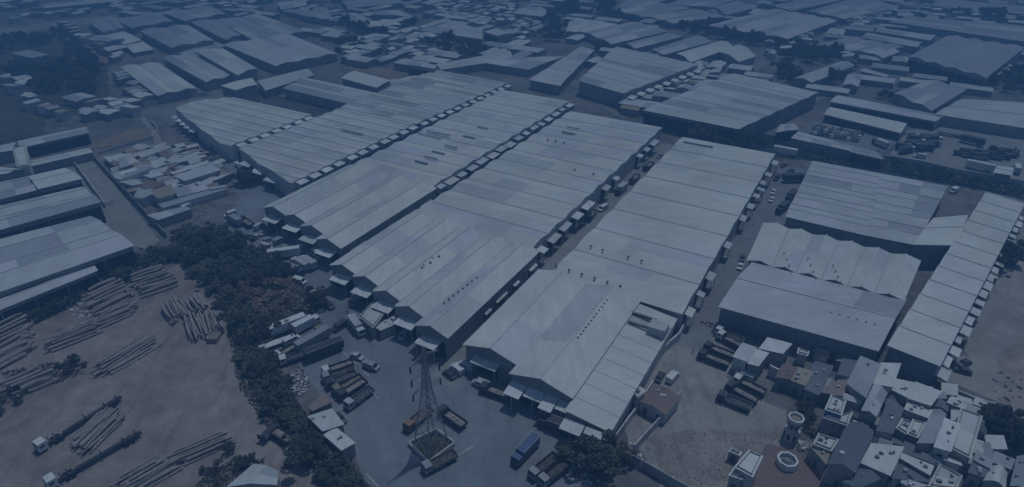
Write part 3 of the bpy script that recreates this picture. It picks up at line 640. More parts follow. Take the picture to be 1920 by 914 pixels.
# --- crowds of small houses too alike to tell apart
def foot(pts): FOOT.append((pts, min(p[0] for p in pts) - 3, max(p[0] for p in pts) + 3, min(p[1] for p in pts) - 3, max(p[1] for p in pts) + 3))
foot([(AB(a, b).x, AB(a, b).y) for a, b in ((99, -64), (99, -33), (157, -33), (157, -64))])
def inside(x, y, pl):
    c = False; j = len(pl) - 1
    for i in range(len(pl)):
        (xi, yi), (xj, yj) = pl[i], pl[j]
        if (yi > y) != (yj > y) and x < (xj - xi) * (y - yi) / (yj - yi) + xi: c = not c
        j = i
    return c
def scatter(k, poly, n, dmin, taken=None, tries=25, px=False, clear=0):
    pl = [(poly[i], poly[i + 1]) for i in range(0, len(poly), 2)]
    xs, ys = [p[0] for p in pl], [p[1] for p in pl]; out = []
    for _ in range(n * tries):
        if len(out) >= n: break
        x, y = R.uniform(min(xs), max(xs)), R.uniform(min(ys), max(ys))
        if not inside(x, y, pl): continue
        p = G(x, y) if px else K(k, x, y)
        if clear and any(x0_ < p.x < x1_ and y0_ < p.y < y1_ and any(inside(p.x + dx_, p.y + dy_, f_) for dx_, dy_ in ((clear, 0), (-clear, 0), (0, clear), (0, -clear))) for f_, x0_, x1_, y0_, y1_ in FOOT): continue
        if all((p - o).length > dmin for o in (taken if taken is not None else out)):
            out.append(p)
            if taken is not None: taken.append(p)
    return out
D45 = Vector((.8, .6, 0))
def cluster(k, poly, n, size, label, group, pals='light mid grey pale tan mix white', h=(3, 5), dirs=(U, V), dmin=None):
    for p in scatter(k, poly, n, dmin or (size[0] + size[1]) * .42, clear=size[0] * .2):
        d = R.choice(dirs); d = Vector((d.x, d.y, 0)); a = R.uniform(-.15, .15); d = Vector((d.x * math.cos(a) - d.y * math.sin(a), d.x * math.sin(a) + d.y * math.cos(a), 0))
        e = Vector((d.y, -d.x, 0)); l_, w_ = R.uniform(*size) / 2, R.uniform(*size) / 2 * .75
        q = [p - d * l_ - e * w_, p - d * l_ + e * w_, p + d * l_ + e * w_, p + d * l_ - e * w_]
        nm = next((x for x in ('shack', 'hut', 'shed') if x in label), 'house')
        T = thing(nm, label, nm, p, group)
        shed(T, q, R.uniform(*h), R.uniform(.5, 1.4), 1, 1, R.choice(pals.split()), R.choice(['gable', 'gable', 'mono']), R.choice(['wall', 'wallp']), .3, False, False, group_walls=True)

cluster(1, (1300,20,1560,5,1620,80,1907,40,1907,180,1700,210,1450,150,1330,80), 66, (7, 12), 'tiny house in the crowded block around the smokestack', 'houses around the smokestack')
cluster(2, (0,150,90,130,230,170,150,300,40,340,0,300), 16, (6, 10), 'small house on the bend left of the dark tree clump', 'houses left of the tree clump')
cluster(2, (800,790,850,700,1000,640,1200,570,1400,500,1540,570,1480,640,1250,700,1000,790,860,880), 26, (6, 11), 'small house squeezed between the two upper right warehouses', 'houses between the upper warehouses')
cluster(1, (640,330,900,290,1150,330,1330,420,1330,480,1130,450,900,400,690,440), 22, (7, 12), 'small house among the trees above the leftmost row', 'houses above the leftmost row')
cluster(3, (560,190,700,110,880,90,980,60,960,100,820,160,640,220), 24, (7, 12), 'small house along the slanting road at top right', 'houses along the slanting road')
cluster(3, (1640,600,1680,500,1850,400,1907,420,1760,560,1700,640), 14, (6, 9), 'small house along the right flank of the dim four-gabled warehouse', 'houses by the four-gabled warehouse')
cluster(0, (900,570,1080,600,1110,720,1070,790,960,690), 8, (7, 11), 'small house left of the pale twin-gabled shed, far left', 'houses by the twin-gabled shed')
cluster(0, (640,830,760,800,1070,780,1060,860,800,905,650,890), 14, (7, 11), 'small house in the lane above the tan garden plot', 'houses above the tan plot')
cluster(4, (800,300,1020,220,1450,200,1660,370,1700,470,1200,620,1040,600,900,420), 85, (3.5, 8.5), 'small tin shack wedged among the long roofs of the tin settlement', 'shacks in the tin settlement', h=(1.6, 2.6), dirs=(D45, V, U), pals='light mid grey mix tan rust mid light', dmin=3.8)
cluster(15, (580,150,700,260,700,330,600,380,560,300), 7, (2.5, 4), 'small cluttered hut between the white house and the grey gable', 'huts between the houses', h=(2.5, 4))
cluster(15, (330,160,600,120,720,250,1020,240,1300,220,1480,330,1600,420,1520,700,1420,800,1180,900,900,900,700,840,560,460,620,350,400,230), 60, (2.2, 4.6), 'small low hut wedged between the larger roofs of the crowded houses', 'huts between the larger houses', h=(2.2, 3.6), dmin=3.4, pals='light mid grey pale mix white slate light slate grey')
cluster(11, (330,790,520,770,640,860,560,914,380,880), 12, (2.5, 5), 'small hut in the shade of the long plain hall', 'huts under the plain hall', h=(2.4, 3.4), dmin=3.2, pals='grey mid tan rust light')
cluster(15, (1420,800,1500,700,1560,640,1700,660,1660,740,1500,880), 8, (3, 5), 'small hut beside the dark trees at lower right', 'huts by the dark trees', h=(2.5, 3.5))
cluster(3, (0,290,120,270,300,290,330,380,560,400,700,430,640,470,350,420,150,430,0,450), 14, (6, 11), 'small house among the trees above the single gabled shed', 'houses above the gabled shed')
cluster(0, (100,180,330,70,800,20,1100,20,1200,60,900,110,620,125), 16, (8, 14), 'low house beyond the highway at the top left', 'houses beyond the highway')
cluster(0, (1150,20,1900,0,1900,90,1720,100,1560,40,1300,50), 20, (8, 14), 'low house behind the far-left sheds at the top edge', 'houses behind the far-left sheds')

cluster(0, (480,210,560,225,700,330,900,440,860,470,720,350,600,300), 14, (6, 10), 'low house along the brown lots at the far left', 'houses along the brown lots')
cluster(0, (0,600,60,590,250,620,200,700,60,690), 8, (6, 11), 'low house at the left edge by the curved wall', 'houses by the curved wall')
cluster(0, (230,730,420,860,560,880,520,910,300,850,180,770), 14, (5, 9), 'small house along the lane at the left', 'houses along the left lane')
cluster(1, (380,60,520,40,640,100,700,180,560,200,420,180,380,140), 14, (8, 14), 'small shed left of the bright white twin-gabled shed', 'sheds by the white twin-gabled shed')
cluster(2, (980,140,1200,180,1420,190,1480,60,1600,130,1440,200,1150,180), 14, (7, 12), 'small shed in the gap below the top-edge roofs', 'sheds below the top-edge roofs')
cluster(3, (980,80,1300,60,1500,110,1900,150,1900,180,1400,130,1060,120), 16, (7, 13), 'small shed along the far side of the very long shed', 'sheds along the very long shed')
cluster(1, (1000,240,1200,250,1340,300,1250,340,1050,330), 14, (6, 11), 'small house below the broad pale shed at the top', 'houses below the broad pale shed')
cluster(0, (0,20,300,0,300,60,150,75,0,95), 16, (9, 20), 'low long shed in the hazy top left corner', 'sheds in the top left corner')
# smokestack
T = thing('smokestack', 'slender pale smokestack rising from the crowded houses at the top', 'chimney', K(1, 1632, 80))
part('stack', lathe(K(1, 1632, 80), [(1.7, 0), (1.5, 8), (1.2, 30)], 12), M['wallp'], T, smooth=False)
part('rim', lathe(K(1, 1632, 80), [(1.45, 30.02), (1.45, 31)], 12), M['wall'], T)

# --- walls and kerbs
def wallrun(name, k, pts, h, t, m, label, cat='wall', piers=0):
    pp = [K(k, pts[i], pts[i + 1]) for i in range(0, len(pts), 2)]
    T = thing(name, label, cat, pp[0])
    for i in range(len(pp) - 1):
        p, r = pp[i], pp[i + 1]; L_ = (r - p).length; n = max(1, round(L_ / 6)); d = (r - p).normalized()
        for j in range(n):
            c = p + d * (L_ * (j + .5) / n) + Z * h / 2
            part('wall_panel', bx(c, (L_ / n - .32, t, h), d), M[m], T)
            part('pier', bx(p + d * (L_ * j / n) + Z * (h / 2 + .1), (.3, t + .12, h + .2), d), M['wallp'], T)
    return T
wallrun('boundary_wall', 4, (704,275,1245,862), 2.6, .35, 'walld', 'long dark boundary wall between the concrete yard and the tin settlement')
wallrun('boundary_wall', 4, (562,322,790,632,852,602), 2.2, .3, 'wallp', 'pale wall dividing the concrete yard, with a short return at its end')
wallrun('boundary_wall', 14, (722,650,960,770,1190,905,1400,1020), 2.8, .4, 'wall', 'boundary wall running diagonally to the bottom edge, lower centre')
wallrun('boundary_wall', 15, (0,80,120,140,235,202), 3.6, .5, 'wallp', 'white-topped boundary wall in front of the brown roofs')
wallrun('boundary_wall', 15, (1282,195,1460,270,1860,410), 2.4, .4, 'wallp', 'pale wall between the crowded houses and the dirt verge at right')
wallrun('boundary_wall', 14, (730,625,930,350,1045,165), 2.4, .35, 'wallp', 'white wall along the left side of the roofless enclosure and brown gable')
wallrun('boundary_wall', 14, (905,650,1110,425,1250,245), 2.4, .35, 'wallp', 'white wall along the right side of the roofless enclosure and brown gable')
wallrun('boundary_wall', 7, (860,275,1130,315,1380,375,1650,420,1907,470), 2.2, .35, 'wallp', 'pale canal-side wall along the truck lot')
wallrun('boundary_wall', 10, (1310,560,1240,700,1010,912), 2.6, .5, 'wallp', 'pale wall beside the big two-gabled warehouse, edging the sandy lot')
wallrun('boundary_wall', 4, (740,240,1140,118,1180,62,1130,0), 1.6, .35, 'wallp', 'curving pale low wall above the tin settlement')
wallrun('boundary_wall', 0, (1080,800,1350,735,1560,715), 2.5, .4, 'wallp', 'pale wall behind the far left corner warehouse')
def kerb(k, pts):
    pp = [K(k, pts[i], pts[i + 1]) for i in range(0, len(pts), 2)]
    tag(link('kerb', mesh('kerb', *merge(*[bx((p + r) / 2 + Z * .08, ((r - p).length, .35, .16), r - p) for p, r in zip(pp, pp[1:])]), M['kerb'])), kind='structure')
kerb(9, (430,590,770,914)); kerb(13, (742,2,845,92)); kerb(13, (782,132,915,262)); kerb(13, (820,815,910,915)); kerb(13, (1490,690,1615,612))
# dark posts under the long low roof at left
for i in range(18):
    p = lerp(K(4, 250, 352), K(4, 690, 245), i / 17)
    tag(link('fence_post', mesh('fence_post', *merge(bx(Z * .6, (.9, .9, 1.2)), bx(Z * 1.28, (.7, .7, .16))), M['deck']), None, p), 'squat dark post in the row under the long low pale roof', 'post', 'posts under the low roof')

# --- octagonal tower, octagonal basin
c = K(15, 165, 545)
T = thing('octagonal_tower', 'white octagonal tower with a ring-shaped top beside the plaza', 'tower', c)
part('base', lathe(c, [(1.9, 0), (1.9, 2.8), (1.6, 2.9)], 8, .39), M['wallp'], T)
part('drum', lathe(c, [(1.35, 2.92), (1.35, 5.6)], 8, .39), M['wallp'], T)
for i in range(8):
    a = .39 + math.tau * (i + .5) / 8; d = Vector((math.cos(a), math.sin(a), 0))
    part('arched_window', bx(c + d * 1.25 + Z * 4.4, (.6, .12, 1.5), Vector((-d.y, d.x, 0))), M['dark'], T)
    part('arched_window', bx(c + d * 1.76 + Z * 1.5, (.7, .12, 1.6), Vector((-d.y, d.x, 0))), M['dark'], T)
part('balcony', lathe(c, [(1.45, 5.62), (1.95, 6.1), (1.95, 6.2)], 8, .39), M['wallp'], T)
def ring(c, ro, ri, z0, z1, n=8, ph=.39):
    v, f = [], []
    for r, z in ((ro, z0), (ro, z1), (ri, z1), (ri, z0)): v += [c + Vector((r * math.cos(ph + math.tau * i / n), r * math.sin(ph + math.tau * i / n), z)) for i in range(n)]
    for j in range(4): f += [(j * n + i, j * n + (i + 1) % n, ((j + 1) % 4) * n + (i + 1) % n, ((j + 1) % 4) * n + i) for i in range(n)]
    return v, f
part('ring_parapet', ring(c, 1.95, 1.5, 6.22, 6.95), M['canopy'], T)
part('cap', lathe(c, [(1.4, 6.22), (.2, 6.8)], 8, .39), M['uT'], T)
c = K(15, 135, 745)
T = thing('octagonal_basin', 'large white octagonal basin with a grey core on the red plaza', 'basin', c)
part('rim', ring(c, 2.4, 1.95, 0.1, 1.9), M['canopy'], T)
part('floor', lathe(c, [(1.9, .12), (1.9, .9)], 8, .39), M['walld'], T)
part('core', lathe(c, [(1.3, .92), (.8, 1.7), (.4, 1.9)], 8, .39), M['wall'], T)

# --- lattice pylon with its walled foot
pc = K(13, 1312, 618); e1 = Vector((.7071, .7071, 0)); e2 = Vector((.7071, -.7071, 0))
def zat(p, ypx):
    dz = -(ypx - 457); return CAMH + p.y / (FPX * CP + dz * SP) * (-FPX * SP + dz * CP)
T = thing('lattice_pylon', 'tall grey lattice power pylon standing in the asphalt yard', 'pylon', pc)
ztop = zat(pc, 650)
def hw(z): return 3.1 * (1 - z / (ztop * .62)) + .75 * z / (ztop * .62) if z < ztop * .62 else .75 * (1 - (z - ztop * .62) / (ztop * .38) * .8)
lev = [0, 4.5, 8.5, 12, 15, 17.5, ztop * .62] + [ztop * .62 + (ztop * .38) * i / 7 for i in range(1, 8)]
def cor(i, z): s, t = ((-1, -1), (1, -1), (1, 1), (-1, 1))[i % 4]; return pc + e1 * (s * hw(z)) + e2 * (t * hw(z)) + Z * z
for i in range(4): part('leg', merge(*[bar(cor(i, a), cor(i, b), .15) for a, b in zip(lev, lev[1:])]), M['steel'], T)
for i in range(4):
    br = []
    for a, b in zip(lev, lev[1:]): br += [bar(cor(i, a), cor(i + 1, b), .07, 3), bar(cor(i + 1, a), cor(i, b), .07, 3), bar(cor(i, b), cor(i + 1, b), .06, 3)]
    part('bracing', merge(*br), M['steel'], T)
for lv in (672, 698, 725):
    z = zat(pc, lv)
    for s in (-1, 1):
        tip = pc + e1 * (s * 3.9) + Z * z; a0 = hw(z)
        arm = part('cross_arm', merge(*[bar(pc + e1 * (s * a0) + e2 * (t * a0) + Z * zz, tip, .075, 4) for t in (-1, 1) for zz in (z, z + 1.2)]), M['steel'], T)
        part('insulator', lathe(tip - Z * 2.0, [(.08, 0), (.2, .1), (.2, 1.7), (.06, 1.9)], 8), M['rubber'], T, arm)
WR = [K(13, 1140, 600), K(13, 1288, 745), K(13, 1482, 602), K(13, 1345, 500)]
T = thing('pylon_wall', 'low pale wall enclosing the foot of the lattice pylon', 'wall', sum(WR, Vector()) / 4)
for i in range(4):
    p, r = WR[i], WR[(i + 1) % 4]; part('wall_panel', bx((p + r) / 2 + Z * .55, ((r - p).length - .3, .3, 1.1), r - p), M['wallp'], T)
    part('coping', bx((p + r) / 2 + Z * 1.16, ((r - p).length + .1, .42, .1), r - p), M['kerb'], T)
sheet('bare_patch', P(455, 545, 500, 515, 550, 535, 565, 585, 520, 620, 470, 600), .05, M['dirt'], .6)
sheet('pylon_plot', WR, .07, M['grass'])

# ------------------------------------------------------------------ vehicles (x forward, origin on the ground under the middle)
def prof(pts, y0, y1): return ext([Vector((x, y0, z)) for x, z in pts], (0, y1 - y0, 0))
def lpart(name, vf, m, root, parent=None): return link(name, mesh(name, vf[0], vf[1], m), parent or root)
def wheel(root, x, y, r=.5, wd=.32):
    n = 12; v = [Vector((x + r * math.cos(math.tau * i / n), y + s * wd / 2, r + r * math.sin(math.tau * i / n))) for s in (-1, 1) for i in range(n)]
    wh = lpart('wheel', (v, [tuple(range(n)), tuple(range(2 * n - 1, n - 1, -1))] + [(i, i + n, (i + 1) % n + n, (i + 1) % n) for i in range(n)]), M['rubber'], root)
def cab(root, x0, x1, pm, wd=2.3, top=2.7):
    lpart('cab', prof([(x0, .7), (x1, .7), (x1, 1.55), (x1 - .22, top), (x0, top)], -wd / 2, wd / 2), pm, root)
    lpart('windscreen', ext([Vector((x1 + .01, -wd * .43, 1.6)), Vector((x1 + .01, wd * .43, 1.6)), Vector((x1 - .19, wd * .43, top - .12)), Vector((x1 - .19, -wd * .43, top - .12))], (.03, 0, .01)), M['glass'], root)
    for s in (-1, 1): lpart('side_window', bx((x0 + (x1 - x0) * .55, s * (wd / 2 + .01), 2.05), ((x1 - x0) * .5, .03, .65)), M['glass'], root)
    lpart('bumper', bx((x1 + .08, 0, .6), (.2, wd, .3)), M['chassis'], root)
PROTO = {}
def vehicle(kind, colr, colb):
    key = (kind, colr, colb)
    if key in PROTO: return copy_tree(PROTO[key])
    pm, bm_ = M['p_' + colr], M.get('p_' + colb) or M[colb]
    nm = {'box': 'box_truck', 'flat': 'flatbed_truck', 'trailer': 'box_trailer', 'log': 'log_truck', 'car': 'parked_car', 'van': 'delivery_van', 'long': 'flat_trailer'}[kind]
    r = link(nm, None); r.empty_display_size = .5
    if kind in ('box', 'flat'):
        cab(r, 2.4, 4.3, pm)
        lpart('chassis', bx((-.2, 0, .75), (8.2, 1.0, .3)), M['chassis'], r)
        if kind == 'box':
            lpart('cargo_box', bx((-1.05, 0, 2.22), (6.5, 2.45, 2.5)), bm_, r)
            lpart('roof_frame', merge(bx((-1.05, -1.19, 3.5), (6.5, .1, .08)), bx((-1.05, 1.19, 3.5), (6.5, .1, .08))), M['gutter'], r)
            lpart('rear_door', bx((-4.33, 0, 2.2), (.06, 2.2, 2.2)), M['gutter'], r)
        else:
            lpart('load_bed', bx((-1.05, 0, 1.0), (6.6, 2.4, .18)), M['deck'], r)
            for s in (-1, 1): lpart('bed_side', bx((-1.05, s * 1.2, 1.55), (6.6, .1, .9)), bm_, r)
            lpart('side_post', merge(*[bx((x, s_ * 1.27, 1.55), (.12, .08, 1.0)) for x in (-4, -2.5, -1, .5, 2) for s_ in (-1, 1)]), M['chassis'], r)
            lpart('headboard', bx((2.2, 0, 1.8), (.12, 2.3, 1.4)), bm_, r); lpart('tailboard', bx((-4.33, 0, 1.5), (.1, 2.3, .8)), bm_, r)
            nx_, ny_ = 12, 5; hv = [Vector((-4.15 + 6.2 * i / nx_, -1.1 + 2.2 * j / ny_, 1.12 + (.25 + R.uniform(0, .5)) * (1 if 0 < i < nx_ and 0 < j < ny_ else .3))) for i in range(nx_ + 1) for j in range(ny_ + 1)]
            lpart('load', (hv, [(i * (ny_ + 1) + j, (i + 1) * (ny_ + 1) + j, (i + 1) * (ny_ + 1) + j + 1, i * (ny_ + 1) + j + 1) for i in range(nx_) for j in range(ny_)]), M[R.choice(['deck', 'tan', 'deck', 'log'])], r)
        for x in (3.2, -1.9, -3.2):
            for s in (-1, 1): wheel(r, x, s * 1.0)
    elif kind == 'trailer':
        lpart('cargo_box', bx((0, 0, 2.5), (11, 2.5, 2.7)), bm_, r); lpart('chassis', bx((0, 0, .95), (10.5, 1, .3)), M['chassis'], r)
        lpart('roof_frame', merge(bx((0, -1.2, 3.9), (11, .1, .08)), bx((0, 1.2, 3.9), (11, .1, .08))), M['gutter'], r)
        lpart('rear_door', bx((-5.53, 0, 2.5), (.05, 2.2, 2.4)), M['gutter'], r); lpart('landing_leg', bx((3.6, 0, .4), (.2, 1.6, .8)), M['chassis'], r)
        for x in (-2.6, -3.9):
            for s in (-1, 1): wheel(r, x, s * 1.05)
    elif kind == 'long':
        lpart('deck', bx((0, 0, 1.2), (11.5, 2.4, .2)), bm_, r); lpart('chassis', bx((0, 0, .9), (11, .9, .38)), M['chassis'], r)
        lpart('headboard', bx((5.6, 0, 1.9), (.15, 2.3, 1.2)), M['chassis'], r)
        for x in (-2.6, -3.9, 3.9):
            for s in (-1, 1): wheel(r, x, s * 1.0)
    elif kind == 'log':
        cab(r, 8.6, 10.7, pm, 2.5, 3.0); lpart('chassis', bx((7, 0, .8), (6.5, 1.0, .35)), M['chassis'], r)
        lpart('pole_trailer', merge(bx((-2.8, -.4, 1.1), (14.5, .3, .4)), bx((-2.8, .4, 1.1), (14.5, .3, .4)), bx((-2.8, 0, 1.34), (14.5, 1.0, .08))), M['chassis'], r)
        for x in (7.6, 6.2, -1, -6, -9): lpart('bolster', merge(bx((x, 0, 1.5), (.25, 2.4, .2)), bx((x, -1.15, 1.6), (.2, .12, .5)), bx((x, 1.15, 1.6), (.2, .12, .5))), M['chassis'], r)
        for x in (9.6, 6.8, 5.6, -6.2, -7.5):
            for s in (-1, 1): wheel(r, x, s * 1.05, .55)
    elif kind == 'van':
        lpart('body', prof([(-2.5, .35), (2.4, .35), (2.5, 1.0), (1.75, 1.2), (1.15, 2.05), (-2.5, 2.1)], -.95, .95), pm, r)
        lpart('windscreen', ext([Vector((1.72, -.8, 1.25)), Vector((1.72, .8, 1.25)), Vector((1.18, .75, 2.0)), Vector((1.18, -.75, 2.0))], (.04, 0, .03)), M['glass'], r)
        for s in (-1, 1): lpart('side_window', bx((-.3, s * .955, 1.6), (2.4, .03, .5)), M['glass'], r)
        for x in (1.6, -1.6):
            for s in (-1, 1): wheel(r, x, s * .85, .34, .22)
    else:
        lpart('body', prof([(-2.15, .3), (2.1, .3), (2.2, .75), (1.2, .95), (-1.7, .98), (-2.2, .9)], -.88, .88), pm, r)
        lpart('windows', prof([(1.15, .95), (.45, 1.42), (-1.2, 1.42), (-1.75, .98)], -.78, .78), M['glass'], r)
        lpart('roof', prof([(.5, 1.43), (-1.2, 1.43), (-1.15, 1.5), (.42, 1.5)], -.76, .76), pm, r)
        for x in (1.35, -1.35):
            for s in (-1, 1): wheel(r, x, s * .8, .33, .22)
    PROTO[key] = r
    return r
def put(k, x0, y0, x1, y1, kind, colr, colb, label, group=None, z=0.04):
    p, q = K(k, x0, y0), K(k, x1, y1)                       # tail and nose as the photo shows them
    o = vehicle(kind, colr, colb)
    for key in ('label', 'group', 'category'):
        if key in o: del o[key]
    o.location = (p + q) / 2; o.location.z = z; o.rotation_euler.z = yaw(q - p)
    return tag(o, label, {'car': 'car', 'van': 'van', 'trailer': 'trailer', 'long': 'trailer'}.get(kind, 'truck'), group)
